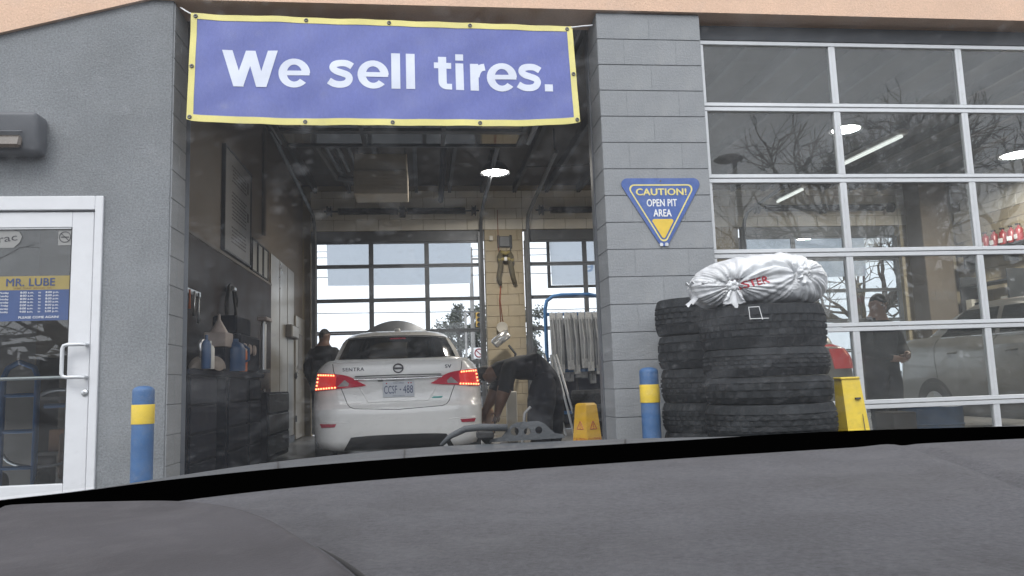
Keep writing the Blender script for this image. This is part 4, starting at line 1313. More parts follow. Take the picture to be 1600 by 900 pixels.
# tail lamps
def tl_edge(sx):
    def q(u, v):                                   # u: outer 0 -> inner 1; v: bottom 0 -> top 1
        xo, xi = .835, .372
        zo0, zo1 = .796, .974
        zi0, zi1 = .826, .876
        x = xo + (xi - xo) * u - (.030 * v * (1 - u)) + .05 * math.sin(PI*v) * (u ** 4) * -1
        zt = zo1 - .030 * u - .092 * u ** 5
        zb = zo0 + .034 * u
        return (sx * x, zb + (zt - zb) * v)
    return q
for sx in (-1, 1):
    q = tl_edge(sx)
    lens = sk.patch(RR, q, 34, 12, th=.010, off=.003).build('tail_lamp', MT['taillens'], car, smooth=40)
    qq = lambda u, v, q=q: q(.035 + u * .42, .10 + .80 * v)
    sk.patch(RR, qq, 14, 8, th=.004, off=.012).build('lit_lens', MT['tailbright'], lens, smooth=40)
    qc = lambda u, v, q=q: q(.50 + .22 * u + .13 * v * (1 - u), .14 + (.50 - .26 * u) * v)
    sk.patch(RR, qc, 12, 7, th=.004, off=.012).build('reverse_lens', MT['clearlens'], lens, smooth=40)
    m = MB()
    path = [(.40 - .34 * k / 6, .90) for k in range(7)] + [(.055, .90 - .80 * k / 4) for k in range(1, 4)] + [(.055 + .40 * k / 7, .095) for k in range(8)]
    for (u, v) in path:
        c = RR(*q(u, v), .020)
        m.lathe([(0, -.0100), (.007, -.007), (.0100, 0), (.007, .007), (0, .0100)], 8, c)
    m.build('led_row', MT['led'], lens, smooth=True)
# boot lid gaps
sk.line(RR, [(-.652, 1.062), (-.640, .985), (-.555, .79), (-.505, .66), (-.478, .628), (-.43, .612), (0, .592), (.43, .612), (.478, .628), (.505, .66), (.555, .79), (.640, .985), (.652, 1.062)], .0042, off=.0).build('boot_seam', MT['seam'], car)
sk.line(RR, [(-.675, 1.065), (-.3, 1.075), (0, 1.078), (.3, 1.075), (.675, 1.065)], .0035, off=.001).build('boot_lip', MT['paint'], car)
# plate hollow: a shallow tray with its own rim
def tray(u, v):
    w = .43 * (1 - v) ** .8 * 0 + (.30 + .13 * v)
    return ((2*u - 1) * w, .672 + .225 * v)
rim = [tray(0, 1 - k/6) for k in range(7)] + [tray(k/12, 0) for k in range(1, 13)] + [tray(1, k/6) for k in range(1, 7)]
sk.line(RR, rim, .007, off=-.002, sub=2).build('plate_recess', MT['paint'], car, smooth=True)
# chrome bar
cb = MB().grid(lambda u, v: RR((u*2 - 1) * (.425 + .02*v), .886 + .010 * (1 - (2*u-1)**2) * -1 + v * (.040 - .006 * abs(2*u-1)), .006 + .022 * math.sin(PI * v)), 28, 7)
cb.build('chrome_bar', MT['chrome'], car, smooth=True)
sk.line(RR, [(-.43, .930), (0, .934), (.43, .930)], .0045, off=.005).build('bar_shadow_gap', MT['seam'], car)
MB().box((-.205, .035, .874), (-.150, .060, .884), bev=.003).build('camera', MT['black'], car)
# plate
yp = RR(0, .79, 0).y - .010
pl_ = MB().box((-.156, yp - .004, .713), (.156, yp, .868), bev=.003).build('number_plate', MT['plate'], car)
put_text('lettering', text('CCSF', .078, .0, .128, .0012), MT['plateblue'], pl_, (-.079, yp - .0045, .750))
put_text('lettering', text('488', .078, .0, .098, .0012), MT['plateblue'], pl_, (.094, yp - .0045, .750))
put_text('lettering', text('ONTARIO', .016, .0, .10, .0008), MT['plateblue'], pl_, (0, yp - .0045, .845))
put_text('lettering', text('YOURS TO DISCOVER', .009, .0, .12, .0008), MT['plateblue'], pl_, (0, yp - .0045, .722))
m = MB(); m.lathe([(0, 0), (.008, .001), (0, .002)], 6, (.018, yp - .005, .787), Matrix.Rotation(PI/2, 3, 'X')); m.build('crown_mark', MT['plateblue'], pl_)
for x in (-.118, .10, .125): MB().box((x - .006, yp - .0052, .845), (x + .006, yp - .0041, .857)).build('sticker', MT['reflector'], pl_)
# badges
by = RR(0, 1.0, 0).y
e_ = MB()
e_.tube([(.047*math.cos(2*PI*k/28), by - .012, 1.000 + .042*math.sin(2*PI*k/28)) for k in range(28)], .0065, 6, closed=True)
e_.box((-.053, by - .024, .991), (.053, by - .010, 1.009), bev=.003)
e_.build('emblem', MT['darkchrome'], car, smooth=40)
def rwarp(p): 
    q = RR(p.x, p.z, .003); return Vector((p.x, q.y + (p.y + 1), p.z))
put_text('lettering', text('SENTRA', .034, .03, .215, .004, spacing=1.1), MT['darkchrome'], car, (-.445, -1, .985), warp=rwarp)
put_text('lettering', text('SV', .034, .03, .066, .004), MT['darkchrome'], car, (.505, -1, .990), warp=rwarp)
m = sk.patch(RR, ((.325, .690), (.430, .690), (.443, .706), (.350, .706)), 4, 2, th=.003); m.build('badge', MT['green'], car)
# bumper: reflectors, crease, dark valance
for sx in (-1, 1):
    sk.patch(RR, ((sx*.755, .436), (sx*.625, .440), (sx*.612, .470), (sx*.772, .472)), 6, 3, th=.006).build('reflector', MT['reflector'], car)
    sk.line(RR, [(sx*.50, .478), (sx*.60, .486), (sx*.79, .490)], .005, off=-.001).build('bumper_crease', MT['paint'], car)
def val(u, v):
    w = .47 + .075 * (1 - v)
    return ((2*u - 1) * w, .205 + .128 * v + .014 * (1 - abs(2*u-1) ** 3) * v)
sk.patch(RR, val, 20, 6, th=.002).build('valance', MT['black'], car, smooth=40)
MB().tube([(.45, .02, .205), (.45, .45, .215)], .035, 12).build('exhaust', MT['steel'], car)
# raised bonnet seen over the roof
def hood(u, v):
    x = (2*u - 1) * (.70 - .02 * v) - .02
    c = 1 - abs(2*u - 1) ** 2.0
    return Vector((x, 3.45 + .50 * v, .98 + .47 * v + .36 * c * v ** .8))
MB().grid(hood, 24, 10, (0, .03, -.01)).build('raised_hood', MT['dooralu'], car, smooth=50)
MB().tube([(.55, 3.9, .85), (.45, 3.95, 1.62)], .008, 6).build('hood_prop', MT['darkalu'], car)

# --- silver car beside the right bay, seen along its left side
c2, s2 = make_car('silver_car', 'silver grey car facing out, its side seen through the lower panes of the glass door', 6.06, 4.87, 4.55, 'silverpaint', hs=1.11, ws=.99)
c2.rotation_euler = (0, 0, PI)
for sx in (-1, 1):
    q = (lambda sx: (lambda u, v: (sx * (.76 - .34*u), .90 + .16*v)))(sx)
    s2.patch(s2.rear, q, 8, 4, th=.008).build('tail_lamp', MT['taillens'], c2, smooth=40)
s2.patch(s2.rear, ((-.58, 1.24), (.58, 1.24), (.53, 1.49), (-.53, 1.49)), 8, 5, th=.003).build('rear_window', MT['carglass'], c2, smooth=40)

# --- beige hatchback behind the tyre stacks
c3, s3 = make_car('beige_hatchback', 'beige hatchback with a big red tail lamp behind the tyre stacks', 2.56, 2.45, 4.2, 'beigepaint', hs=1.0, ws=1.03, hatch=True)
for sx in (-1, 1):
    q = (lambda sx: (lambda u, v: (sx * (.872 - .34*u - .05*v), .85 + .26*v)))(sx)
    s3.patch(s3.rear, q, 8, 6, th=.012).build('tail_lamp', MT['tailbright'], c3, smooth=40)
s3.patch(s3.rear, ((-.56, 1.14), (.56, 1.14), (.50, 1.40), (-.50, 1.40)), 8, 5, th=.003).build('rear_window', MT['carglass'], c3, smooth=40)
s3.line(s3.rear, [(-.56, .62), (-.56, .86), (-.5, 1.1)], .004).build('hatch_seam', MT['seam'], c3)

# ------------------------------------------------------------------ people
def figure(name, label, J, E, mats, zones, loc=(0, 0, 0), hands=(), faces=None):
    """J: joint name -> (position, radius); E: bones; zones: bone -> material index. One skinned body, coloured by the nearest bone."""
    idx = {k: i for i, k in enumerate(J)}
    me = bpy.data.meshes.new(name)
    me.from_pydata([J[k][0] for k in J], [(idx[a], idx[b]) for a, b in E], [])
    o = bpy.data.objects.new(name, me); COL.objects.link(o)
    md = o.modifiers.new('skin', 'SKIN'); md.use_smooth_shade = True
    md.branch_smoothing = .6
    for i, k in enumerate(J):
        r = J[k][1]
        sv = me.skin_vertices[0].data[i]
        sv.radius = (r, r) if not isinstance(r, tuple) else r
        sv.use_root = (k == 'pelvis')
    sb = o.modifiers.new('sub', 'SUBSURF'); sb.levels = 2; sb.render_levels = 2
    bpy.context.view_layer.update()
    nm = bpy.data.meshes.new_from_object(o.evaluated_get(bpy.context.evaluated_depsgraph_get()))
    bpy.data.objects.remove(o); bpy.data.meshes.remove(me)
    bm = bmesh.new(); bm.from_mesh(nm); bpy.data.meshes.remove(nm)
    segs = [(Vector(J[a][0]), Vector(J[b][0]), zones.get((a, b), zones.get(b, 0))) for a, b in E]
    rz = random.Random(len(J))
    for f in bm.faces:
        c = f.calc_center_median(); best = None
        for p, q, z in segs:
            d = q - p; t = max(0, min(1, (c - p).dot(d) / max(1e-9, d.length_squared)))
            dd = (c - p - d * t).length
            if best is None or dd < best[0]: best = (dd, z)
        f.material_index = best[1]; f.smooth = True
    bmesh.ops.delete(bm, geom=[v for v in bm.verts if not v.link_faces], context='VERTS')
    # cloth folds: the body is pushed about a little, less on skin
    for v in bm.verts:
        z = min(f.material_index for f in v.link_faces)
        if z in (0, 1):
            c = v.co
            v.co += v.normal * .007 * math.sin(c.x * 31 + c.z * 17) * math.sin(c.z * 43 + c.y * 27)
    me = bpy.data.meshes.new(name); bm.to_mesh(me); bm.free()
    for m_ in mats: me.materials.append(MT[m_])
    o = link(name, me); o.location = loc
    tag(o, label, 'person')
    return o

def head_bits(o, c, fwd, upv, hair='hair', skin='skin', ears=True, hairlen=0.0):
    """Hair cap, eyes, nose, mouth and ears round a head centre (all joined to the person as children)."""
    f = Vector(fwd).normalized(); u = Vector(upv); u = (u - f * u.dot(f)).normalized(); s = f.cross(u)
    c = Vector(c)
    P = lambda a, b, d: c + s * a + f * b + u * d
    def cap(uu, vv):
        th = 2*PI*uu; ph = vv * (PI * .62)
        q = Vector((math.sin(ph) * math.cos(th), math.sin(ph) * math.sin(th), math.cos(ph)))
        k = .088
        front = max(0, q.y)
        if front > .2 and vv > .60: k = .072
        return P(q.x * k * .92, q.y * k * 1.12 - .008, q.z * k * 1.22 + .008)
    MB().grid(cap, 24, 12).build('hair', MT[hair], o, smooth=True)
    m = MB()
    m.tube([P(0, .092, .028), P(0, .112, -.006), P(0, .096, -.016)], [.008, .015, .010], 8)
    for a in (-1, 1):
        m.tube([P(a*.076, -.006, .022), P(a*.086, -.014, .005), P(a*.078, -.006, -.020)], [.010, .014, .008], 6)
    m.build('face_feature', MT[skin], o, smooth=True)
    m = MB()
    for a in (-1, 1):
        m.lathe([(0, -.008), (.009, -.004), (.011, 0), (.009, .004), (0, .008)], 8, P(a*.031, .086, .022))
        m.tube([P(a*.015, .093, .040), P(a*.046, .084, .040)], .004, 5)
    m.tube([P(-.024, .088, -.042), P(0, .094, -.043), P(.024, .088, -.042)], .005, 5)
    m.build('eye', MT['hair'], o, smooth=True)

def hand(J, E, zones, wrist, side, d, p, z, curl=.6, tag_='l'):
    """Adds palm, four fingers and a thumb to a skeleton. d: along the hand, p: towards the thumb."""
    d, p = Vector(d).normalized(), Vector(p).normalized()
    w = Vector(J[wrist][0]); nrm = d.cross(p)
    k = 'palm' + tag_
    J[k] = (tuple(w + d * .055), (.038, .020)); E.append((wrist, k)); zones[(wrist, k)] = z
    ln = [.072, .085, .08, .062]
    for i in range(4):
        b = w + d * .088 + p * (.030 - .020 * i)
        a, c_, e = f'k{i}{tag_}', f'm{i}{tag_}', f't{i}{tag_}'
        J[a] = (tuple(b), .0105); E.append((k, a)); zones[(k, a)] = z
        q = b + (d * math.cos(curl) + nrm * math.sin(curl)) * ln[i] * .5
        J[c_] = (tuple(q), .0095); E.append((a, c_)); zones[(a, c_)] = z
        q2 = q + (d * math.cos(curl*2) + nrm * math.sin(curl*2)) * ln[i] * .5
        J[e] = (tuple(q2), .008); E.append((c_, e)); zones[(c_, e)] = z
    a, c_ = f'th{tag_}', f'tt{tag_}'
    b = w + d * .035 + p * .040
    J[a] = (tuple(b), .013); E.append((k, a)); zones[(k, a)] = z
    q = b + (d * .7 + p * .6 + nrm * .3).normalized() * .05
    J[c_] = (tuple(q), .0095); E.append((a, c_)); zones[(a, c_)] = z

# the mechanic bending beside the sedan: seen from his left side, head to the left of the picture
J = {'pelvis': ((.13, 0, 1.02), (.265, .235)), 'belly': ((-.05, 0, 1.05), (.27, .24)), 'chest': ((-.25, 0, 1.045), (.27, .25)), 'neckb': ((-.42, 0, .985), (.18, .16)), 'neck': ((-.54, 0, .94), .085), 'head': ((-.61, 0, .915), (.112, .115)), 'chin': ((-.665, 0, .855), (.08, .08)),
     'hipL': ((.05, -.12, .86), .225), 'hipR': ((.13, .12, .86), .225), 'kneeL': ((-.04, -.14, .48), .17), 'kneeR': ((.14, .14, .48), .17), 'ankL': ((-.03, -.14, .11), .125), 'ankR': ((.15, .14, .11), .125), 'toeL': ((-.17, -.15, .05), .07), 'toeR': ((.01, .16, .05), .07),
     'shL': ((-.39, -.19, .95), .14), 'shR': ((-.39, .19, .95), .14), 'elL': ((-.445, -.23, .745), .092), 'elR': ((-.50, .24, .72), .09), 'wrL': ((-.515, -.20, .515), .05), 'wrR': ((-.63, .15, .52), .05)}
E_ = [('pelvis', 'belly'), ('belly', 'chest'), ('chest', 'neckb'), ('neckb', 'neck'), ('neck', 'head'), ('head', 'chin'), ('pelvis', 'hipL'), ('pelvis', 'hipR'), ('hipL', 'kneeL'), ('hipR', 'kneeR'), ('kneeL', 'ankL'), ('kneeR', 'ankR'), ('ankL', 'toeL'), ('ankR', 'toeR'),
      ('chest', 'shL'), ('chest', 'shR'), ('shL', 'elL'), ('shR', 'elR'), ('elL', 'wrL'), ('elR', 'wrR')]
Z = {'hipL': 1, 'hipR': 1, 'kneeL': 1, 'kneeR': 1, 'ankL': 1, 'ankR': 1, 'toeL': 3, 'toeR': 3, 'neck': 0, 'head': 2, 'chin': 2, 'wrL': 2, 'wrR': 2}
hand(J, E_, Z, 'wrL', 0, (-.25, .05, -1), (-1, 0, .2), 2, .5, 'l')
hand(J, E_, Z, 'wrR', 0, (-.35, -.1, -1), (-1, 0, .2), 2, .5, 'r')
pb = figure('person', 'person in black bending forward at the right of the white sedan', J, E_, ['cloth_black', 'cloth_navy', 'skindark', 'shoe'], Z, (-.02, 3.45, 0))
head_bits(pb, (-.63, 0, .91), (-.55, 0, -.83), (-.83, 0, .55), skin='skindark')

def standing(name, label, loc, rz, look=0.0, arms='down', top=0, skin='skin', mats=('cloth_black', 'cloth_navy', 'skin', 'shoe'), height=1.76, hat=None):
    s = height / 1.76
    V = lambda x, y, z: (x*s, y*s, z*s)
    J = {'pelvis': (V(0, 0, .95), (.21, .17)), 'belly': (V(0, .0, 1.10), (.215, .17)), 'chest': (V(0, -.01, 1.32), (.24, .18)), 'neckb': (V(0, -.01, 1.45), (.15, .13)), 'neck': (V(0, .01, 1.53), .070), 'head': (V(0, .025, 1.635), (.105, .115)), 'crownp': (V(0, .015, 1.69), (.088, .095)),
         'hipL': (V(-.10, 0, .87), .15), 'hipR': (V(.10, 0, .87), .15), 'kneeL': (V(-.115, .03, .49), .10), 'kneeR': (V(.115, .01, .49), .10), 'ankL': (V(-.12, 0, .09), .046), 'ankR': (V(.12, -.02, .09), .046), 'toeL': (V(-.14, .17, .04), .038), 'toeR': (V(.14, .15, .04), .038),
         'shL': (V(-.205, -.01, 1.40), .115), 'shR': (V(.205, -.01, 1.40), .115)}
    if arms == 'down':
        J.update({'elL': (V(-.275, -.03, 1.12), .085), 'elR': (V(.275, -.03, 1.12), .085), 'wrL': (V(-.27, .08, .88), .048), 'wrR': (V(.27, .08, .88), .048)})
        dl, dr = (0, .3, -1), (0, .3, -1)
    else:
        J.update({'elL': (V(-.27, .04, 1.11), .080), 'elR': (V(.27, .04, 1.11), .080), 'wrL': (V(-.10, .27, 1.03), .048), 'wrR': (V(.10, .25, .99), .048)})
        dl, dr = (.55, .8, -.1), (-.55, .8, -.1)
    E_ = [('pelvis', 'belly'), ('belly', 'chest'), ('chest', 'neckb'), ('neckb', 'neck'), ('neck', 'head'), ('head', 'crownp'), ('pelvis', 'hipL'), ('pelvis', 'hipR'), ('hipL', 'kneeL'), ('hipR', 'kneeR'), ('kneeL', 'ankL'), ('kneeR', 'ankR'), ('ankL', 'toeL'), ('ankR', 'toeR'), ('chest', 'shL'), ('chest', 'shR'), ('shL', 'elL'), ('shR', 'elR'), ('elL', 'wrL'), ('elR', 'wrR')]
    Z = {'hipL': 1, 'hipR': 1, 'kneeL': 1, 'kneeR': 1, 'ankL': 1, 'ankR': 1, 'toeL': 3, 'toeR': 3, 'neck': 2, 'head': 2, 'crownp': 2}
    if arms != 'down': Z.update({'wrL': 0, 'wrR': 0})
    hand(J, E_, Z, 'wrL', 0, dl, (.6, .4, .6) if arms != 'down' else (0, 1, .3), 2, .6, 'l')
    hand(J, E_, Z, 'wrR', 0, dr, (-.6, .4, .6) if arms != 'down' else (0, 1, .3), 2, -.6, 'r')
    o = figure(name, label, J, E_, list(mats), Z, loc)
    o.rotation_euler = (0, 0, rz)
    head_bits(o, V(0, .028, 1.635), (0, 1, -look), (0, look, 1), skin=skin)
    return o
standing('person', 'dark person standing at the left of the white sedan by the back door', (-2.93, 7.0, 0), R(-25), mats=('cloth_black', 'cloth_navy', 'skindark', 'shoe'), skin='skindark', height=1.78)
standing('person', 'man with bare hands in front of him standing beside the silver car', (3.60, 2.46, 0), R(195), look=.6, arms='front', mats=('cloth_black', 'cloth_navy', 'skin', 'shoe'), height=1.66)

# ------------------------------------------------------------------ things on the left inner wall
t = empty('notice_board', 'tall grey notice board with lines of print on the left inner wall', 'notice board', (-3.47, 3.62, 2.92))
MB().box((-.028, -.62, -.56), (.0, .62, .58), bev=.004).build('panel', MT['wallboard'], t)
m = MB()
for y0, y1, z0, z1 in ((-.64, -.62, -.58, .60), (.62, .64, -.58, .60)): m.box((-.03, y0, z0), (.012, y1, z1))
for z0, z1 in ((-.58, -.56), (.58, .60)): m.box((-.03, -.6198, z0), (.012, .6198, z1))
m.build('frame', MT['darkalu'], t)
m = MB()
rr_ = random.Random(4)
for grp, zt in ((5, .43), (8, .13), (5, -.27)):
    for i in range(grp):
        y = -.30 + rr_.uniform(-.03, .03)
        while y < .36:
            w_ = rr_.uniform(.04, .14)
            m.box((.0004, y, zt - i*.042), (.0022, min(y + w_, .40), zt - i*.042 + .016)); y += w_ + .02
m.box((.0004, .44, .30), (.0022, .50, .44)); m.box((.0004, .44, -.05), (.0022, .52, .06))
m.build('print', MT['ink'], t)
for i, (y, l) in enumerate([(4.52, 'nearest of the three framed certificates beside the notice board'), (4.86, 'middle one of the three framed certificates beside the notice board'), (5.20, 'farthest of the three framed certificates beside the notice board')]):
    t = empty('picture_frame', l, 'picture frame', (-3.470, y, 2.53), group='framed certificates on the left inner wall')
    MB().box((-.028, -.14, -.19), (-.006, .14, .19)).build('certificate', MT['paper'], t)
    m = MB()
    m.box((-.03, -.16, -.21), (.006, -.1402, .21)); m.box((-.03, .1402, -.21), (.006, .16, .21)); m.box((-.03, -.14, -.21), (.006, .14, -.1902)); m.box((-.03, -.14, .1902), (.006, .14, .21))
    m.build('frame', MT['black'], t)
t = MB().tube([(-3.47, 5.06, 2.9), (-3.47, 5.06, 4.40)], .028, 8).build('conduit', MT['greywallin'], smooth=40); tag(t, 'pale conduit pipe climbing the left inner wall past the certificates', 'pipe')
t = empty('electric_box', 'small grey electric box on the pale metal panel', 'electric box', (-3.472, 7.08, 1.73))
MB().box((-.005, -.34, -.10), (.09, .34, .10), bev=.008).build('box', MT['greywallin'], t)
MB().box((.0903, -.30, -.08), (.097, .30, .08), bev=.003).build('cover', MT['galv'], t)
t = empty('service_door', 'narrow beige metal door at the back of the left inner wall', 'door', (-3.48, 8.0, 0))
MB().box((-.015, -.45, .02), (.03, .44, 2.04), bev=.004).build('leaf', MT['galv'], t)
for z in (.35, 1.05, 1.75): MB().tube([(.035, -.45, z - .05), (.035, -.45, z + .05)], .014, 8).build('hinge', MT['darkalu'], t)
MB().lathe([(.0, .07), (.03, .06), (.032, .04), (.012, .03), (.012, 0)], 14, (.03, .36, 1.02), Matrix.Rotation(PI/2, 3, 'Y')).build('handle', MT['steel'], t)
MB().box((.0303, -.25, 1.15), (.034, .2, 1.75)).build('window_panel', MT['greywallin'], t)

# workbench
wb = empty('workbench', 'dark navy workbench along the left inner wall of the open bay', 'workbench', (-3.15, 1.9, 0))
MB().box((-.31, -1.5, .955), (.10, 1.15, 1.0), bev=.006).build('bench_top', MT['navymetal'], wb)
for y in (-1.4, -.28, .55):
    b = MB().box((-.30, y, .05), (.06, y + .78 if y < .5 else 1.12, .9548), bev=.006).build('cabinet', MT['navymetal'], wb)
    for k in range(4):
        dz = .09 + k*.215
        d = MB().box((.0602, y + .03, dz), (.078, (y + .75 if y < .5 else 1.09), dz + .195), bev=.004).build('drawer', MT['navymetal'], b)
t = empty('cotton_rag', 'crumpled pale rag lying on the workbench', 'rag', (-3.10, 1.06, 1.002))
def ragp(u, v):
    a = 2*PI*u; ph = v * PI/2
    r = .36 * math.cos(ph) ** .7 * (1 + .12*math.sin(a*3+1))
    return Vector((.30*r*math.cos(a), r*math.sin(a)*.95, .09*math.sin(ph) * (1 + .3*math.sin(a*2+.7)) + .012*math.sin(a*7)*math.cos(ph)))
MB().grid(ragp, 40, 12).build('cloth', MT['rag'], t, smooth=True)
t = empty('funnel', 'grey funnel standing upside down on a box above the workbench', 'funnel', (-3.12, 1.47, 1.332))
MB().lathe([(.075, 0), (.072, .010), (.022, .10), (.014, .115), (.011, .165), (0, .167)], 24).build('cone', MT['funnel'], t, smooth=40)
t = empty('parts_box', 'grey box holding the funnel on the workbench', 'box', (-3.12, 1.47, 1.0))
MB().box((-.09, -.13, .205), (.09, .13, .330), bev=.006).build('tray', MT['funnel'], t)
MB().box((-.08, -.12, .0), (.08, .12, .2048), bev=.01).build('stand', MT['navymetal'], t)
t = empty('oil_jug', 'blue oil jug on the workbench in front of the funnel', 'jug', (-3.02, 1.62, 1.0))
MB().lathe([(.085, 0), (.09, .01), (.09, .19), (.07, .235), (.03, .262), (.03, .285), (0, .286)], 24).build('body', MT['bluecan'], t, smooth=40)
MB().tube([(.05, .05, .24), (.10, .09, .20), (.10, .09, .10), (.07, .06, .08)], .012, 8).build('handle', MT['bluecan'], t, smooth=40)
t = MB().tube([(-3.12, .95, 1.0), (-3.12, .93, 1.12), (-3.12, .90, 1.20), (-3.12, .95, 1.235), (-3.12, 1.02, 1.24), (-3.12, 1.10, 1.19), (-3.12, 1.13, 1.05)], .014, 8).build('hose', MT['steel'], smooth=True); tag(t, 'bent grey hose rising from the workbench beside the rag', 'hose')
t = empty('filter_machine', 'dark navy machine with dials standing at the end of the workbench', 'machine', (-3.14, 2.42, 1.0))
MB().box((-.18, -.52, 0), (.10, .34, .36), bev=.02).build('housing', MT['navymetal'], t)
MB().box((-.16, -.48, .3605), (.06, .10, .53), bev=.015).build('top_box', MT['navymetal'], t)
for y in (-.35, -.15, .05):
    MB().lathe([(.0, .02), (.045, .018), (.055, 0)], 16, (.101, y, .22), Matrix.Rotation(PI/2, 3, 'Y')).build('dial', MT['funnel'], t)
MB().lathe([(.05, 0), (.055, .06), (.04, .10), (.02, .12), (.018, .19), (0, .192)], 16, (-.05, .22, .3605)).build('bottle', MT['funnel'], t)
t = empty('grease_pump', 'upright steel pump pipe at the end of the workbench', 'pump', (-3.0, 2.74, 1.002))
MB().lathe([(.03, 0), (.03, .50), (.02, .505), (.02, .53), (0, .531)], 16).build('pipe', MT['steel'], t, smooth=40)
MB().box((-.05, -.09, .532), (.05, .20, .575), bev=.01).build('head', MT['funnel'], t)
MB().lathe([(.07, 0), (.07, .03), (.035, .035)], 16, (0, 0, -.0015)).build('base', MT['darkalu'], t)
t = empty('paper_roll', 'pale hand towel roll on a bracket past the workbench', 'paper roll', (-3.10, 3.30, .95))
MB().lathe([(.018, -.11), (.062, -.11), (.065, -.10), (.065, .10), (.062, .11), (.018, .11)], 20).build('roll', MT['rag'], t, smooth=40)
MB().tube([(0, 0, -.14), (0, 0, .30)], .012, 8).build('spindle', MT['steel'], t)
MB().tube([(0, 0, -.14), (-.2, -.05, -.14), (-.38, -.05, -.14)], .014, 6).build('bracket', MT['darkalu'], t)
t = empty('hose_coil', 'black hose coil hanging on the brown wall panel over the workbench', 'hose', (-3.45, 3.15, 1.75))
m = MB(); n_ = 5 * 20
m.tube([(.03 + .012 * math.sin(k*.9), (.21 + .012*math.sin(k*.37)) * math.cos(2*PI*k/20), (.23 + .01*math.sin(k*.53)) * math.sin(2*PI*k/20) - .0008*k) for k in range(n_)] + [(.04, .20, -.4), (.06, .24, -.74)], .014, 6)
m.build('hose', MT['black'], t, smooth=True)
MB().box((-.023, -.05, .16), (.07, .05, .20), bev=.008).build('hook', MT['steel'], t)
for i, (y, h_, mm, lab) in enumerate([(.72, .26, 'bluecan', 'small blue spray can at the near end of the workbench'), (.82, .22, 'cabinetwhite', 'small white bottle at the near end of the workbench'), (1.95, .24, 'conered', 'small red can by the navy machine on the workbench'), (2.93, .30, 'navymetal', 'dark canister at the far end of the workbench')]):
    b = MB().lathe([(.034, 0), (.036, .01), (.036, h_*.72), (.026, h_*.82), (.012, h_*.86), (.012, h_), (0, h_ + .001)], 16).build('can', MT[mm], smooth=40); b.location = (-3.02 if i != 3 else -3.32, y, 1.0025)
    tag(b, lab, 'can')
t = empty('tool_strip', 'strip of hand tools hung along the brown wall panel', 'tool strip', (-3.46, 1.5, 1.72))
MB().box((-.013, -.7, .0), (.004, .62, .05), bev=.004).build('rail', MT['steel'], t)
rq = random.Random(5)
for i in range(9):
    y = -.62 + i*.14; l_ = rq.uniform(.14, .26)
    MB().tube([(.016, y, .03), (.018, y + .004, -l_*.5), (.016, y, -l_)], [.011, .008, .015], 6).build('tool', MT['steel'] if i % 3 else MT['conered'], t, smooth=True)
t = empty('tool_cabinet', 'low dark tool cabinet beyond the workbench against the metal panel', 'cabinet', (-3.2, 4.1, 0))
MB().box((-.26, -.75, .04), (.12, .6, .80), bev=.008).build('body', MT['navymetal'], t)
for k in range(3): MB().box((.1203, -.70, .10 + k*.235), (.135, .55, .31 + k*.235), bev=.004).build('drawer', MT['darkalu'], t)

# ------------------------------------------------------------------ under the ceiling
def pendant(label, x, y, z, r=.23, power=42, glow='lampglow', grp='pendant lamps under the ceiling'):
    t = empty('pendant_lamp', label, 'pendant lamp', (x, y, z), group=grp)
    MB().lathe([(r, 0), (r*.98, .012), (r*.80, .10), (r*.48, .17), (r*.3, .19), (r*.29, .188), (r*.46, .165), (r*.78, .095), (r*.965, .010)], 32, closed=True).build('shade', MT['darkalu'], t, smooth=40)
    MB().lathe([(r*.93, .022), (r*.6, .018), (0, .016)], 28).build('diffuser', MT[glow], t, smooth=True)
    MB().box((-.07, -.07, .19), (.07, .07, .36), bev=.01).build('ballast', MT['black'], t)
    MB().tube([(0, 0, .36), (0, 0, 4.5 - z)], .012, 6).build('stem', MT['darkalu'], t)
    if power:
        L = bpy.data.lights.new('lamp_light', 'AREA'); L.shape = 'DISK'; L.size = r * 1.6; L.energy = power; L.color = (1.0, .93, .82)
        o = bpy.data.objects.new('lamp_light', L); COL.objects.link(o); o.location = (0, 0, .008); o.parent = t
        o.visible_camera = True
pendant('round pendant lamp glowing white above the tan pillar', -.215, 6.0, 4.02, .228, 85)
pendant('round pendant lamp nearest the right edge behind the glass door', 7.95, 5.25, 4.08, .28, 190)
pendant('round pendant lamp half seen behind the first mullion of the glass door', 4.42, 4.1, 4.08, .22, 70, 'dimglow')
def tube_light(label, p, q, power):
    p, q = Vector(p), Vector(q)
    t = empty('fluorescent_light', label, 'strip light', p, group='fluorescent strip lights')
    d = q - p; L_ = d.length
    t.rotation_euler = (0, 0, math.atan2(-d.x, d.y))
    MB().box((-.07, 0, .03), (.07, L_, .10), bev=.01).build('housing', MT['white'], t)
    MB().tube([(-.02, .03, .0), (-.02, L_ - .03, .0)], .022, 10).build('tube', MT['tubeglow'], t, smooth=True)
    for y in (.3, L_ - .3): MB().tube([(0, y, .10), (0, y, .42)], .008, 5).build('hanger', MT['darkalu'], t)
tube_light('pale fluorescent strip light behind the middle upper pane of the glass door', (5.42, 4.32, 4.08), (5.33, 5.85, 4.08), 0)
tube_light('thin fluorescent strip light deeper in behind the glass door', (5.47, 7.3, 4.08), (5.44, 8.3, 4.08), 0)

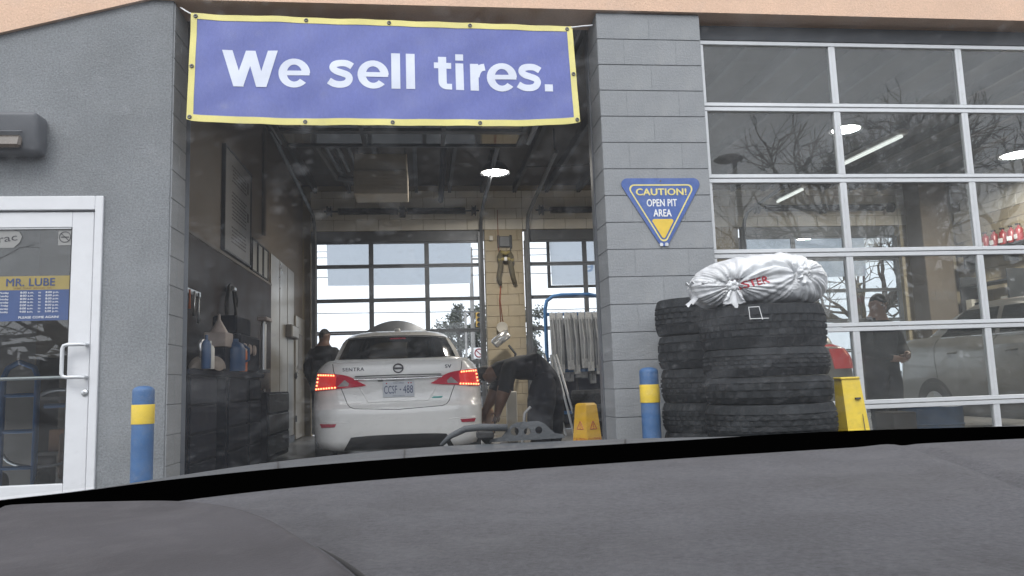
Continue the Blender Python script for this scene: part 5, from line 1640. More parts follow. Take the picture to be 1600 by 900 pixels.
t = empty('unit_heater', 'big dull unit heater hanging from the ceiling above the sedan', 'heater', (-1.9, 5.0, 3.45))
MB().box((-.37, 0, 0), (.37, .5, .34), bev=.01).build('cabinet', MT['heater'], t)
MB().box((-.36, .03, .3405), (.36, .47, .58), bev=.01).build('plenum', MT['heater'], t)
m = MB()
for k in range(6): m.box((-.33, -.008, .04 + k*.048), (.33, -.0005, .07 + k*.048))
m.build('louver', MT['heater'], t)
for x in (-.33, .33): MB().tube([(x, .25, .58), (x, .25, 1.05)], .01, 5).build('hanger', MT['darkalu'], t)
m = MB(); m.tube([(-.38, .2, .25), (-.62, .2, .28), (-.78, -.2, .50), (-.95, -.8, .75)], .045, 8); m.build('flue_pipe', MT['dooralu'], t, smooth=40)
t = empty('door_opener', 'dark motor of the door opener hanging near the banner', 'door opener', (-1.95, 3.9, 3.95))
MB().box((-.2, -.15, 0), (.2, .15, .17), bev=.02).build('motor', MT['darkalu'], t)
MB().box((-.03, -3.3, .18), (.03, .2, .22)).build('rail', MT['darkalu'], t)
MB().box((-.25, -.02, .2205), (.25, .02, .5)).build('bracket', MT['darkalu'], t)
for i, (x, lab) in enumerate([(-2.75, 'grey pipe nearest the left wall under the ceiling'), (-2.60, 'middle grey pipe under the ceiling near the left wall'), (-2.45, 'grey pipe under the ceiling nearest the unit heater')]):
    t = MB().tube([(x, 4.3, 4.28), (x + .12, 6.6, 4.24)], .035, 8).build('ceiling_pipe', MT['dooralu'], smooth=40); tag(t, lab, 'pipe', 'pipes under the ceiling')
t = MB().tube([(-1.02, 4.2, 4.2), (-1.0, 8.3, 4.15)], .05, 8).build('ceiling_pipe', MT['navymetal'], smooth=40); tag(t, 'dark pipe under the ceiling between the heater and the lamp', 'pipe')
t = MB().tube([(.28, 6.0, 4.12), (.9, 5.6, 4.02), (1.5, 5.5, 4.05), (2.2, 5.5, 4.2)], .008, 5).build('cable', MT['black'], smooth=True); tag(t, 'thin slack cable hanging under the ceiling right of the round lamp', 'cable')

# ------------------------------------------------------------------ tan pillar with the harness
t = empty('safety_harness', 'olive and yellow safety harness hanging on the tan pillar', 'safety harness', (.17, 8.50, 2.62))
m = MB()
m.tube([(-.06, 0, .62), (-.10, -.02, .50), (-.09, -.03, .36), (-.13, -.02, .12), (-.10, 0, -.02)], [.045, .06, .05, .045, .03], 8)
m.tube([(.06, 0, .62), (.10, -.02, .50), (.09, -.03, .36), (.13, -.02, .14), (.17, 0, .0)], [.045, .06, .05, .045, .035], 8)
m.build('strap', MT['harness'], t, smooth=True)
m = MB(); m.tube([(-.13, -.03, .44), (-.05, -.05, .46), (.05, -.05, .46), (.14, -.03, .43)], [.05, .035, .035, .05], 8); m.tube([(-.08, -.03, .60), (0, -.05, .56), (.08, -.03, .60)], .035, 8)
m.build('chest_strap', MT['harnessy'], t, smooth=True)
MB().box((-.035, -.085, .42), (.035, -.055, .50), bev=.01).build('buckle', MT['steel'], t)
MB().tube([(.1, -.01, .62), (.1, -.01, .90), (.1, 0.02, .92)], .009, 6).build('hook_strap', MT['darkalu'], t)
t = empty('wall_bracket', 'dark bracket plate above the harness on the tan pillar', 'bracket', (.17, 8.53, 3.42))
MB().box((-.10, -.03, -.10), (.10, .02, .10), bev=.012).build('plate', MT['dooralu'], t)
for s in (-1, 1): MB().box((s*.115 - .02, -.035, -.12), (s*.115 + .02, .02, .12), bev=.006).build('ear', MT['darkalu'], t)
t = MB().box((-.115, 8.50, 3.44), (-.045, 8.55, 3.53), bev=.008).build('switch_box', MT['cabinetwhite']); tag(t, 'little white switch box beside the bracket on the tan pillar', 'switch box')
t = empty('pull_cord', 'red cord with a round white tag hanging below the harness', 'pull cord', (.07, 8.48, 1.82))
m = MB(); m.tube([(.02, 0, .09), (-.02, .01, .5), (0, .02, .78)], .008, 5); m.tube([(-.02, 0, .09), (-.035, .01, .5), (0, .02, .78)], .008, 5); m.tube([(0, .02, .78), (-.02, .02, 1.6), (-.02, .02, 2.2)], .006, 5)
m.build('cord', MT['cord'], t, smooth=True)
MB().lathe([(0, -.012), (.06, -.012), (.10, -.02), (.105, 0), (.10, .02), (.06, .012), (0, .012)], 24, (0, 0, 0), Matrix.Rotation(PI/2, 3, 'X')).build('tag', MT['cabinetwhite'], t, smooth=40)
MB().lathe([(0, -.016), (.05, -.0155), (.06, -.0125)], 24, (0, 0, 0), Matrix.Rotation(PI/2, 3, 'X')).build('tag_print', MT['funnel'], t)
t = empty('work_lamp', 'shiny silver work lamp tilted in front of the tan pillar', 'work lamp', (.01, 8.2, 1.60), 0)
M3 = Matrix.Rotation(R(-38), 3, 'Y')
MB().box((-.17, -.10, -.09), (.17, .06, .09), M3, bev=.03).build('reflector', MT['chrome'], t, smooth=50)
MB().tube([(.14, 0, -.12), (.26, .02, -.28), (.20, .05, -.6), (.15, .05, -1.6)], .022, 8).build('stem', MT['darkalu'], t, smooth=True)
MB().lathe([(.22, 0), (.22, .03), (.03, .05)], 18, (.15, .05, -1.6)).build('base', MT['darkalu'], t)

# ------------------------------------------------------------------ blade rack and bits in the second bay
t = empty('wiper_rack', 'blue tube rack hung with packs of wiper blades', 'display rack', (1.03, 6.5, 0))
m = MB(); m.tube([(-.47, 0, .05), (-.47, 0, 1.95), (-.44, 0, 2.08), (-.34, 0, 2.15), (-.2, 0, 2.17), (.25, 0, 2.17), (.38, 0, 2.14), (.46, 0, 2.06), (.49, 0, 1.93), (.49, 0, .05)], .030, 8)
m.build('frame', MT['rackblue'], t, smooth=40)
m = MB()
m.box((-.44, -.03, 1.84), (.465, .02, 1.89)); m.box((-.44, .03, .95), (.465, .05, 1.0)); m.box((-.44, .0, .30), (.465, .04, .35))
m.build('crossbar', MT['rackblue'], t)
xs = [-.37, -.26, -.14, -.03, .09, .20, .31, .41]
pk = {}
for i, x in enumerate(xs):
    H_ = [1.02, .98, .92, .99, .90, .95, 1.0, .9][i]
    kk = H_
    if kk not in pk:
        m = MB(); m.box((-.052, -.03, -H_), (.052, .0, -.02), bev=.008); m.tube([(-.01, -.036, -H_ + .05), (.012, -.045, -H_*.5), (-.005, -.036, -.1)], .012, 5)
        pk[kk] = (m.mesh('sleeve', MT['clearpack']), MB().box((-.042, -.034, -.13), (.042, -.0305, -.03)).mesh('card', MT['card']), MB().box((-.044, -.034, -H_ + .01), (.044, -.0305, -H_ + .15)).mesh('card', MT['card']))
    w = empty('wiper_pack', ['blister pack at the left end of the blade rack', 'blister pack second from the left on the blade rack', 'blister pack third from the left on the blade rack', 'blister pack left of the middle of the blade rack', 'blister pack right of the middle of the blade rack', 'blister pack third from the right on the blade rack', 'blister pack second from the right on the blade rack', 'blister pack at the right end of the blade rack'][i], 'wiper pack', (1.03 + x, 6.44 - .01 * (i % 3), 1.90), group='wiper packs on the blue rack')
    for me_ in pk[kk]: link(me_.name, me_, w)
    w.rotation_euler = (0, R(rnd.uniform(-2, 2)), 0)
    MB().tube([(0, .0, -.01), (0, .04, -.005), (0, .06, .0)], .006, 5).build('hook', MT['steel'], w)
for i in range(7):
    x = -.315 + i * .112
    w = dup(bpy.data.objects['wiper_pack' + ('' if i % 2 else '.001')])
    w['label'] = ['blister pack in the rear row, farthest left, on the blade rack', 'blister pack in the rear row, second from the left, on the blade rack', 'blister pack in the rear row, third from the left, on the blade rack', 'blister pack in the middle of the rear row on the blade rack', 'blister pack in the rear row, third from the right, on the blade rack', 'blister pack in the rear row, second from the right, on the blade rack', 'blister pack in the rear row, farthest right, on the blade rack'][i]
    w.location = (1.03 + x, 6.60, 1.88 - .05 * (i % 3))
def loose_tyre(label, x, y, z, rx, rz, Ro=.32, W=.2, k=0):
    key = (Ro, W, k)
    if key not in TM: TM[key] = tyre_mesh('tyre', Ro, W, Ro*.58, kind=k)
    o = link('tyre', TM[key]); o.location = (x, y, z); o.rotation_euler = (rx, 0, rz)
    tag(o, label, 'tyre', 'tyres stored in the second bay')
loose_tyre('upper tyre lying below the blade rack behind the pyramid sign', 1.12, 5.9, .47, 0, .2)
loose_tyre('middle tyre lying below the blade rack behind the pyramid sign', 1.15, 5.92, .24, 0, .9, .33, .22, 2)
loose_tyre('lowest tyre lying below the blade rack on the shop floor', 1.15, 5.9, .002, 0, .5, .34, .23)
t = empty('storage_cabinet', 'dark low cabinet behind the blue blade rack', 'cabinet', (1.35, 7.6, 0))
MB().box((-.85, -.25, .03), (1.2, .25, .98), bev=.01).build('body', MT['black'], t)
for k in range(3): MB().box((-.80 + k*.66, -.268, .10), (-.80 + k*.66 + .62, -.2503, .92), bev=.004).build('door_panel', MT['navymetal'], t)
MB().box((-.80, -.2, .9803), (.9, .2, 1.12), bev=.03).build('tarp', MT['cloth_black'], t)
t = empty('rail_stand', 'bundle of grey metal rails leaning left of the stored tyres', 'rail bundle', (.72, 6.0, 0))
for i, (a, b) in enumerate([(-.10, -.02), (-.02, -.12), (.08, .02), (.14, .06)]): MB().tube([(a + .06*i*.4, 0, .0), (b - .12, .25, 1.22)], .018, 6).build('rail', MT['steel'], t)
t = empty('white_drum', 'white box stand behind the bending person', 'stand', (-.19, 5.0, 0))
MB().box((-.07, -.06, .02), (.07, .06, .70), bev=.01).build('body', MT['cabinetwhite'], t)
MB().box((-.16, -.12, 0), (.16, .12, .0198), bev=.005).build('foot', MT['darkalu'], t)
t = empty('fluid_cart', 'small brown fluid cart beside the rear of the sedan', 'cart', (-.52, 5.2, 0))
MB().lathe([(.09, .1), (.1, .12), (.1, .44), (.08, .48), (.03, .50), (.03, .56), (0, .562)], 20).build('tank', MT['rust'], t, smooth=40)
MB().tube([(.1, 0, .14), (.15, 0, .75), (.08, 0, .80), (.0, 0, .80)], .014, 6).build('handle', MT['darkalu'], t, smooth=40)
for s in (-1, 1): MB().lathe([(.02, -.02), (.075, -.02), (.08, 0), (.075, .02), (.02, .02)], 16, (0, s*.12, .08), Matrix.Rotation(PI/2, 3, 'X')).build('wheel', MT['tyre'], t)
t = empty('floor_jack', 'low grey floor jack behind the wiper linkage of our car', 'floor jack', (-.36, 2.9, 0))
MB().box((-.10, -.3, .06), (.10, .3, .15), bev=.02).build('body', MT['darkalu'], t)
MB().tube([(0, -.25, .14), (.04, -.30, .5), (.10, -.32, .56)], .017, 8).build('handle', MT['steel'], t, smooth=40)
for x in (-.12, .12):
    for y in (-.25, .25): MB().lathe([(.01, -.018), (.055, -.018), (.06, 0), (.055, .018), (.01, .018)], 14, (x, y, .06), Matrix.Rotation(PI/2, 3, 'Y')).build('wheel', MT['steel'], t)

# ------------------------------------------------------------------ right bay, behind the glass
t = empty('wall_shelf', 'shelf high on the right inner wall with red extinguishers', 'shelf', (9.02, 7.0, 2.92))
MB().box((-.17, -1.3, 0), (.135, 1.1, .035), bev=.004).build('board', MT['darkalu'], t)
for y in (-1.1, -.1, .9): MB().box((-.14, y, -.25), (.135, y + .03, -.0003)).build('bracket', MT['darkalu'], t)
eprof = [(.062, 0), (.066, .01), (.066, .20), (.05, .245), (.022, .262), (.022, .29), (0, .292)]
eb_m = MB().lathe(eprof, 18).mesh('bottle', MT['extred'], 40)
el_m = MB().box((-.070, -.045, .05), (-.0665, .045, .13)).mesh('paper_label', MT['white'])
ev_m = MB().box((-.05, -.02, .292), (.03, .02, .32), bev=.005).mesh('valve', MT['black'])
eo = ['first', 'second', 'third', 'fourth', 'fifth', 'sixth', 'seventh', 'eighth']
for i in range(8):
    w = empty('fire_extinguisher', f'red extinguisher bottle, {eo[i]} from the far end of the high shelf', 'fire extinguisher', (8.98 + rnd.uniform(-.03, .03), 7.42 - i*.20, 2.957), rnd.uniform(-.4, .4), 'red extinguishers on the high shelf')
    for me_ in (eb_m, el_m, ev_m): link(me_.name, me_, w)
t = empty('tan_column', 'tan painted column at the back of the right bay above the silver car', 'column', (8.40, 8.2, 0))
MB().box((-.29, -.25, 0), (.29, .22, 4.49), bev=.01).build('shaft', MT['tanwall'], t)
MB().box((-.15, -.256, 2.05), (.28, -.2503, 2.28)).build('reflected_sign', MT['tanwall'], t)
put_text('lettering', text('CENTRE', .15, .0, .50, .001), MT['greywallin'], t, (.0, -.2575, 2.10))  # a reflection from behind the viewer, put in as lettering on the column
t = empty('tool_rack', 'dark rack with grey rods and a red tray at the right edge behind the glass', 'rack', (8.95, 5.6, 0))
for k in range(9): MB().tube([(.1, -1.2 + k*.22, 1.95), (.1, -1.2 + k*.22, 2.5)], .016, 6).build('rod', MT['black'], t)
MB().box((.0, -1.4, 1.88), (.2, .8, 1.9498)).build('rail', MT['darkalu'], t)
MB().box((-.05, .0, 2.42), (.15, .62, 2.56), bev=.01).build('tray', MT['extred'], t)
MB().box((-.06, .64, 2.40), (.10, .78, 2.58), bev=.01).build('card_box', MT['white'], t)
MB().tube([(.0, .70, 2.40), (.05, .55, 2.12), (.08, .45, 1.98)], .030, 6).build('handle', MT['cabinetwhite'], t)
for z in (.0,):
    for y in (-1.38, .72): MB().box((.05, y, 0), (.12, y + .06, 1.8798)).build('post', MT['darkalu'], t)
t = empty('parts_shelf', 'dark shelf of parts against the side wall behind the silver car', 'shelf', (8.9, 7.3, 0))
for z in (.5, 1.1, 1.7, 2.3): MB().box((-.2, -.6, z), (.2, .55, z + .03)).build('board', MT['darkalu'], t)
for y in (-.63, .552): MB().box((-.2, y, 0), (.2, y + .028, 2.5)).build('post', MT['darkalu'], t)
rb = random.Random(11)
for z in (1.131, 1.731):
    for i in range(5):
        h_ = rb.uniform(.14, .34)
        mm = rb.choice(['paper', 'card', 'orangebox', 'navymetal', 'cabinetwhite'])
        b = MB().box((-.12, -.08, 0), (.12, .08, h_), bev=.006).build('storage_box', MT[mm]); b.location = (8.86, 6.85 + i*.22, z)
        nm_ = {'paper': 'grey', 'card': 'light grey', 'orangebox': 'orange', 'navymetal': 'navy', 'cabinetwhite': 'white'}[mm]
        tag(b, f'{nm_} parts box, {eo[i]} from the near end of the {"middle" if z < 1.5 else "upper"} parts shelf', 'box', 'boxes on the parts shelf')
t = empty('oil_drum', 'dark blue oil drum low behind the bottom row of the glass door', 'drum', (3.62, 1.75, 0))
MB().lathe([(.27, 0), (.285, .01), (.285, .27), (.295, .28), (.285, .29), (.285, .45), (.27, .46), (0, .455)], 32).build('body', MT['bluecan'], t, smooth=40)
t = MB().box((3.0, 1.4, 0), (3.24, 1.7, .42), bev=.01).build('carton', MT['wainscot']); tag(t, 'small dark brown carton left of the blue drum behind the glass', 'box')

# ------------------------------------------------------------------ outside behind the garage
def back_banner(label, x0, x1, z0, z1, letters=None, frame=False):
    cx = (x0+x1)/2
    t = empty('back_banner', label, 'banner', (cx, 9.05, z1))
    w = x1 - x0
    MB().grid(lambda u, v: Vector(((u-.5)*w*(1 - .02*(1-v)), .012*math.sin(u*13)*(1-v), (v-1)*(z1-z0) - .01*math.sin(u*PI)*(1-v))), 30, 8).build('cloth', MT['flyer'], t, smooth=40)
    if frame:
        m = MB(); m.box((-w/2 - .06, -.01, -(z1-z0) - .06), (-w/2 + .0, .03, .02)); m.box((-w/2 + .0002, -.01, -(z1-z0) - .06), (w/2, .03, -(z1-z0) - .012)); m.build('frame', MT['darkalu'], t)
    if letters:
        put_text('lettering', text(letters, .28, .015, .92, .0008, mirror=True), MT['flyerprint'], t, (-.10, -.016, -.70))
back_banner('grey back of a long banner hanging outside the back door above the sedan', -3.14, -.42, 2.72, 3.62)
back_banner('grey framed sign with reversed letters outside the back door behind the rack', 1.10, 3.5, 2.66, 3.6, 's ole', True)
back_banner('grey back of a banner outside the right bay back door', 5.0, 7.6, 2.72, 3.62)
def wire(label, pts):
    t = MB().tube(pts, .018, 5).build('power_line', MT['darkalu'], smooth=True); tag(t, label, 'power line', 'power lines behind the garage')
def cat(x0, z0, x1, z1, y, sag=.35): return [(x0 + (x1-x0)*k/24, y, z0 + (z1-z0)*k/24 - sag*4*(k/24)*(1-k/24)) for k in range(25)]
wire('lowest power line behind the garage just above the car roof', cat(-24, 4.75, 26, 4.55, 30, .5))
wire('middle power line behind the garage crossing the banner foot', cat(-24, 6.15, 26, 6.35, 30, .4))
wire('upper power line behind the garage near the top of the back door', cat(-24, 7.1, 26, 7.2, 30, .4))
wire('highest power line behind the garage crossing the upper panes', cat(-24, 7.5, 26, 7.75, 31, .4))

def leafy_tree(label, x, y, h, r, seed, n=4200):
    rr_ = random.Random(seed)
    t = empty('tree', label, 'tree', (x, y, -.02), group='trees behind the garage')
    m = MB(); m.tube([(0, 0, 0), (.1, 0, h*.3), (-.05, .1, h*.6), (0, 0, h*.85)], [.22, .17, .12, .05], 8)
    limbs = []
    for k in range(9):
        a = k * 2.4; z = h * (.28 + .06*k)
        e = Vector((math.cos(a)*r*.75, math.sin(a)*r*.75, z + r*.55)); limbs.append(e)
        m.tube([(0, 0, z), tuple((Vector((0, 0, z)) + e)/2 + Vector((0, 0, .1))), tuple(e)], [.09, .06, .02], 5)
    m.build('trunk', MT['bark'], t, smooth=True)
    c = MB()
    cl = [(Vector((rr_.gauss(0, r*.50), rr_.gauss(0, r*.50), h*rr_.uniform(.30, .93))), r*rr_.uniform(.22, .42)) for k in range(34)] + [(e, r*.3) for e in limbs]
    for k in range(n):
        o, s = rr_.choice(cl)
        d = Vector((rr_.gauss(0, 1), rr_.gauss(0, 1), rr_.gauss(0, .8))).normalized() * s * rr_.uniform(.3, 1.1)
        p = o + d
        q = Vector((rr_.gauss(0, 1), rr_.gauss(0, 1), rr_.gauss(0, 1))).normalized(); w = q.orthogonal().normalized()
        b = q.cross(w); L_ = rr_.uniform(.08, .17)
        c.add([p - w*L_*.5, p + b*L_, p + w*L_*.5, p - b*L_], [(0, 1, 2, 3)])
    c.build('crown', MT['leaf'], t, fix=False)
leafy_tree('grey green leafy tree left of the pole seen through the back door', 1.0, 46, 6.4, 1.35, 3)
leafy_tree('leafy tree right of the pole behind the traffic signal', 3.2, 45, 6.5, 1.6, 5)
leafy_tree('wide low tree at the edge of the tan pillar far behind', 5.2, 47, 6.0, 1.7, 8)
leafy_tree('low round bush tree right over the roof of the sedan', -.6, 50, 5.2, .75, 9, 1200)
t = empty('utility_pole', 'pale utility pole between the two trees behind the garage', 'utility pole', (1.72, 43, -.02))
MB().tube([(0, 0, 0), (0, 0, 9.5)], [.16, .11], 10).build('shaft', MT['pole'], t, smooth=40)
MB().box((-.9, -.06, 8.7), (.9, .06, 8.82)).build('crossarm', MT['pole'], t)
t = empty('traffic_signal', 'yellow traffic signal on a pale arm right of the pole', 'traffic signal', (1.88, 42.5, -.02))
MB().box((.02, -.12, 4.35), (.38, .12, 5.25), bev=.03).build('housing', MT['signal'], t)
for z in (4.5, 4.8, 5.1): MB().lathe([(.0, .0), (.10, .01), (.11, .06), (.125, .06), (.125, 0)], 12, (.2, -.122, z), Matrix.Rotation(PI/2, 3, 'X')).build('lamp', MT['black'], t)
MB().tube([(-.6, .1, 5.3), (.2, .1, 5.32)], .05, 8).build('arm', MT['pole'], t); MB().tube([(-.62, .1, 0), (-.62, .1, 5.4)], .07, 8).build('post', MT['pole'], t)
t = empty('no_turn_sign', 'round red ringed road sign low behind the back door', 'road sign', (1.86, 40, -.02))
MB().box((-.32, -.01, 2.3), (.32, .01, 2.95), bev=.004).build('plate', MT['white'], t)
m = MB(); m.tube([(.24*math.cos(2*PI*k/24), -.02, 2.63 + .24*math.sin(2*PI*k/24)) for k in range(24)], .035, 6, closed=True); m.tube([(-.17, -.02, 2.8), (.17, -.02, 2.46)], .03, 6); m.build('ring', MT['extred'], t)
MB().tube([(0, .03, 0), (0, .03, 2.9)], .035, 8).build('post', MT['pole'], t)
def scrub(name, label, x0, x1, y0, y1, h, n, seed, m_, size=(.15, .4)):
    rr_ = random.Random(seed); c = MB()
    for k in range(n):
        x = rr_.uniform(x0, x1); y = rr_.uniform(y0, y1)
        top = h * (.62 + .25*math.sin(x*.35 + seed) + .13*math.sin(x*1.3 + 2*seed))
        z = top * rr_.random() ** .8
        q = Vector((rr_.gauss(0, 1), rr_.gauss(0, 1), rr_.gauss(0, 1))).normalized(); w = q.orthogonal().normalized(); b = q.cross(w); L_ = rr_.uniform(*size)
        p = Vector((x, y, z - .1)); c.add([p - w*L_*.5, p + b*L_, p + w*L_*.5, p - b*L_], [(0, 1, 2, 3)])
    o = c.build(name, MT[m_], fix=False); tag(o, kind='stuff')
scrub('undergrowth', '', -2.0, 9, 47, 50, 3.2, 3500, 2, 'woodleaf', (.1, .25))

# ------------------------------------------------------------------ across the car park, behind the viewer: what the panes mirror
def bare_tree(label, x, y, h, r0, seed, lean=0.0):
    rr_ = random.Random(seed)
    t = empty('bare_tree', label, 'tree', (x, y, -.2), group='bare trees across the car park')
    tr, br = MB(), MB()
    cnt = [0]
    def grow(p, d, L_, r, depth, mb):
        if cnt[0] > 2600: return
        pts = [p]; n = 4
        for i in range(n):
            d = (d + Vector((rr_.gauss(0, .12), rr_.gauss(0, .12), rr_.gauss(.03, .08)))).normalized()
            p = p + d * L_ / n; pts.append(p)
        cnt[0] += 1
        mb.tube(pts, [r * (1 - .4*i/n) for i in range(n + 1)], 8 if depth == 0 else (5 if depth < 3 else 3), caps=False)
        if depth >= 6 or r < .006: return
        k = rr_.choice([3, 3, 4]) if depth else 5
        for j in range(k):
            q = pts[-1] if j < 2 else pts[rr_.randint(2, n)]
            ax = d.orthogonal().normalized(); ax = Matrix.Rotation(rr_.uniform(0, 2*PI), 3, d) @ ax
            nd = (d * rr_.uniform(.65, 1.0) + ax * rr_.uniform(.45, .95)).normalized()
            grow(q, nd, L_ * rr_.uniform(.62, .82), r * rr_.uniform(.50, .66), depth + 1, br)
    grow(Vector((0, 0, 0)), Vector((lean, 0, 1)).normalized(), h * .34, r0, 0, tr)
    tr.build('trunk', MT['bark'], t, smooth=True, fix=False)
    br.build('crown', MT['bark'], t, smooth=True, fix=False)
bare_tree('forked bare tree outside the right bay back door behind the man', 10.45, 14.2, 6.0, .26, 6)
bare_tree('big bare tree mirrored in the middle panes of the glass door', 12.9, -14.6, 9.3, .42, 21)
bare_tree('bare tree mirrored behind the man at the silver car', 8.8, -13.5, 6.6, .22, 4, .1)
bare_tree('bare tree mirrored in the left panes of the glass door', 6.3, -14.5, 5.4, .18, 33)
bare_tree('bare tree mirrored in the entry door', -7.2, -14, 9.0, .2, 12)
scrub('woodland', '', -22, 46, -34, -27, 7.0, 9000, 5, 'woodleaf', (.3, .7))
t = empty('street_lamp', 'car park lamp post mirrored in the left column of panes', 'street lamp', (6.4, -11.8, -.2))
MB().tube([(0, 0, 0), (0, 0, 6.3)], [.09, .06], 10).build('pole', MT['darkalu'], t, smooth=40)
MB().lathe([(0, .16), (.25, .1), (.36, .02), (.34, 0), (0, -.02)], 24, (-.15, 0, 6.3)).build('lamp_head', MT['darkalu'], t, smooth=40)

# ------------------------------------------------------------------ our own car: dashboard, windscreen, cowl, wiper
oc = empty('viewer_car', 'grey dashboard, black screen edge and cowl of the car the photo is taken from', 'car', (-1.349, -5.436, 0.0))
C0 = Vector((0, 0, .82))
D1 = [(-.44, .33), (-.36, .46), (-.314, .517), (-.278, .551), (-.239, .583), (-.204, .628), (-.142, .675), (-.066, .712), (.014, .736), (.081, .748), (.146, .760), (.215, .774), (.288, .788), (.363, .799), (.462, .812), (.569, .822), (.684, .822), (.787, .806), (.92, .76)]
D2 = [(-.46, .34), (-.375, .475), (-.326, .540), (-.294, .580), (-.255, .613), (-.213, .660), (-.149, .708), (-.069, .747), (.014, .776), (.087, .795), (.156, .808), (.229, .821), (.306, .835), (.391, .855), (.493, .860), (.578, .846), (.681, .822), (.774, .792), (.91, .73)]
D3 = [(-.50, .38), (-.40, .52), (-.352, .585), (-.313, .618), (-.272, .654), (-.234, .722), (-.173, .822), (-.085, .905), (.020, .955), (.105, .957), (.185, .952), (.263, .939), (.332, .915), (.401, .892), (.502, .884), (.595, .872), (.733, .884), (.85, .870), (.98, .80)]
def curve(D, t):
    n = len(D) - 1
    f = t * n; i = min(n - 1, int(f)); f -= i
    p = [D[max(0, min(n, i + k))] for k in (-1, 0, 1, 2)]
    def cr(a, b, c, d): return .5*((2*b) + (-a + c)*f + (2*a - 5*b + 4*c - d)*f*f + (-a + 3*b - 3*c + d)*f**3)
    return Vector((cr(*[q[0] for q in p]), cr(*[q[1] for q in p]), 0))
def dashp(u, v):
    p = curve(D1, u)
    near = Vector((-.62 + 1.50 * u, .10, 0))
    q = p.lerp(near, v)
    z = -.0805 - .012 * v ** 1.3 + .003 * math.sin(PI * v)
    # soft fold running off to the right, and a shallow one at the middle
    xf = .525 - .27 * v
    z -= .0055 * math.exp(-((q.x - xf) / .009) ** 2) * min(1, v * 12)
    z += .0036 * math.exp(-((q.x - xf + .028) / .020) ** 2) * min(1, v * 12)
    z -= .0016 * math.exp(-((q.x - .075) / .010) ** 2) * min(1, v * 12)
    roll = math.exp(-v * 60)
    z -= .006 * roll
    return C0 + Vector((q.x, q.y, z))
MB().grid(dashp, 220, 70, (0, 0, -.02)).build('dashboard', MT['dash'], oc, smooth=True)
# instrument hood at the left
B = [(-.50, .50), (-.36, .585), (-.28, .597), (-.211, .588), (-.163, .573), (-.121, .537), (-.086, .483), (-.060, .427), (-.035, .369), (-.018, .31), (0.0, .20), (0.01, .10)]
def binn(u, v):
    p = curve(B, u)
    c = Vector((-.40, .05, 0))
    e = 1 - v
    q = c.lerp(p, e)
    edge = v * ((p - c).length)
    z = -.0845 + .010 * (1 - math.exp(-edge / .010)) + .004 * math.exp(-((edge - .016) / .008) ** 2) - .020 * smooth01((edge - .03) / .3) * .4
    return C0 + Vector((q.x, q.y, z))
MB().grid(lambda u, v: binn(u, v ** 2.2), 90, 60, (0, 0, -.03)).build('instrument_hood', MT['binn'], oc, smooth=True)
m = MB()
m.tube([C0 + curve(B, .30 + .70*k/60) + Vector((.0012, .0012, -.0835)) for k in range(61)], .0016, 6)
m.build('hood_gap', MT['rubber'], oc, smooth=True)
# black lower edge of the windscreen and the well below it
m = MB().grid(lambda u, v: C0 + curve(D1, u).lerp(curve(D2, u), v * 1.0) + Vector((0, 0.004 * (1 - v), -.0885 + .0193 * v )), 160, 6, (0, .004, -.006))
m.build('frit_band', MT['frit'], oc, smooth=40)
# cowl outside the glass
def cowlp(u, v):
    a, b = curve(D2, u), curve(D3, u)
    q = a.lerp(b, v)
    z = -.082 + .007 * smooth01(v * 3) + .0012 * math.sin(v * 9)
    z -= .02 * smooth01((v - .93) / .07)
    return C0 + Vector((q.x, q.y + .012, z))
MB().grid(cowlp, 160, 18, (0, 0, -.02)).build('cowl', MT['cowl'], oc, smooth=40)
for u in (.345, .42, .60): 
    MB().tube([C0 + Vector((0, .012, -.0742)) + curve(D2, u).lerp(curve(D3, u), k/6) for k in range(1, 6)], .0012, 4).build('cowl_joint', MT['rubber'], oc)
def hoodp(u, v):
    p = curve(D3, u)
    return C0 + Vector((p.x * (1 + .12*v), p.y + .02 + 1.05 * v, -.092 - .20 * v ** 1.5))
MB().grid(hoodp, 60, 12, (0, 0, -.015)).build('hood', MT['cowl'], oc, smooth=40)
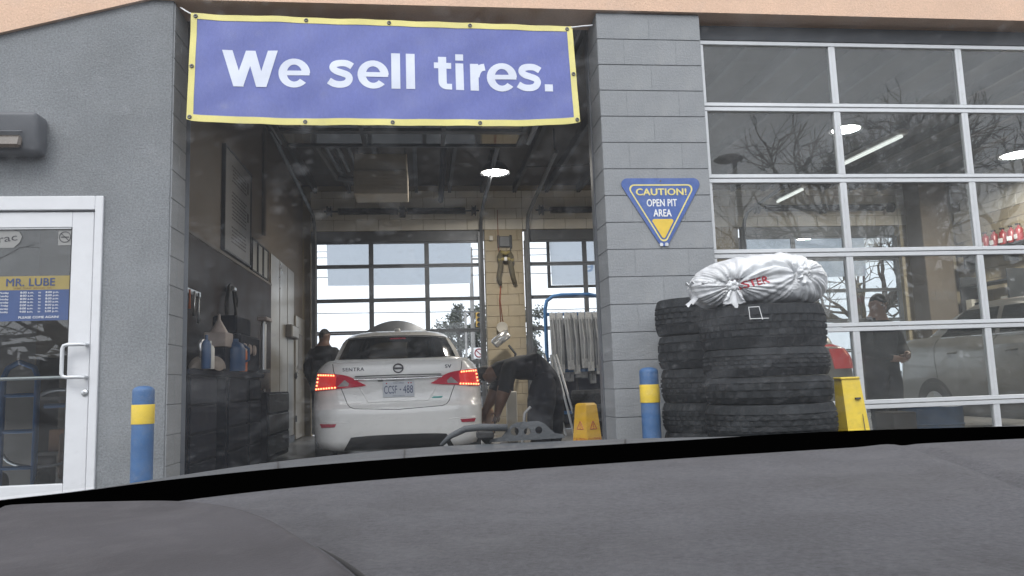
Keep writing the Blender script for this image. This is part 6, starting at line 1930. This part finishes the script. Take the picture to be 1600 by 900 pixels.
# the windscreen sheet rises from the black edge back over the viewer
def wsp(u, v):
    p = curve(D2, u)
    return C0 + Vector((p.x * (1 - .06*v), p.y - .84 * v - .02 * math.sin(PI*v), -.067 + .50 * v + .03 * math.sin(PI*v)))
MB().grid(wsp, 80, 24).build('windscreen', MT['windscreen'], oc, smooth=True)
def unseen_roofp(u, v):  # unseen roof panel, added to keep overhead sky light off the dashboard
    p = curve(D2, u)
    return C0 + Vector((p.x * .94, p.y - .845 - 1.1 * v, .434 + .03 * math.sin(PI * v)))
MB().grid(unseen_roofp, 30, 6, (0, 0, .03)).build('roof', MT['headliner'], oc, smooth=40)
# wiper linkage plate with holes, and the wiper arm
wp = MB()
cx_, cz_, y_ = .123, .82 - .0715, .957
outl = [(-.046, 0), (-.044, .0035), (-.030, .006), (-.018, .019), (-.010, .0225), (.016, .0225), (.024, .019), (.036, .0065), (.046, .0045), (.048, 0)]
holes = [(-.0135, .0115, .0050), (.002, .0105, .0042), (.0165, .0115, .0045)]
bm = bmesh.new()
ov = [bm.verts.new((x, 0, z)) for x, z in outl]
es = [bm.edges.new((ov[i], ov[(i+1) % len(ov)])) for i in range(len(ov))]
for hx_, hz_, hr in holes:
    hv = [bm.verts.new((hx_ + hr*math.cos(2*PI*k/16), 0, hz_ + hr*math.sin(2*PI*k/16))) for k in range(16)]
    es += [bm.edges.new((hv[i], hv[(i+1) % 16])) for i in range(16)]
bmesh.ops.triangle_fill(bm, use_beauty=True, use_dissolve=False, edges=es)
gq = bmesh.ops.extrude_face_region(bm, geom=bm.faces[:])
for v in [e for e in gq['geom'] if isinstance(e, bmesh.types.BMVert)]: v.co.y += .006
bmesh.ops.recalc_face_normals(bm, faces=bm.faces[:])
me = bpy.data.meshes.new('wiper_bracket'); bm.to_mesh(me); bm.free(); me.materials.append(MT['cowl'])
o = link('wiper_bracket', me, oc); o.location = (cx_, y_, cz_); o.rotation_euler = (R(-6), R(-1.5), R(-6))
m = MB()
m.tube([(cx_ - .006, y_ + .012, cz_ + .012), (cx_ - .004, y_ + .008, cz_ + .012)], [.008, .008], 10)
m.build('bolt', MT['black'], oc)
m = MB()
m.tube([(.018, .962, .82 - .074), (.030, .960, .82 - .063), (.048, .958, .82 - .055), (.066, .957, .82 - .0535), (.100, .960, .82 - .0555)], [.0025, .0035, .0042, .0045, .0045], 8)
m.build('wiper_arm', MT['cowl'], oc, smooth=True)
MB().box((.062, .952, .82 - .068), (.083, .972, .82 - .0585), bev=.002).build('wiper_pivot', MT['black'], oc)
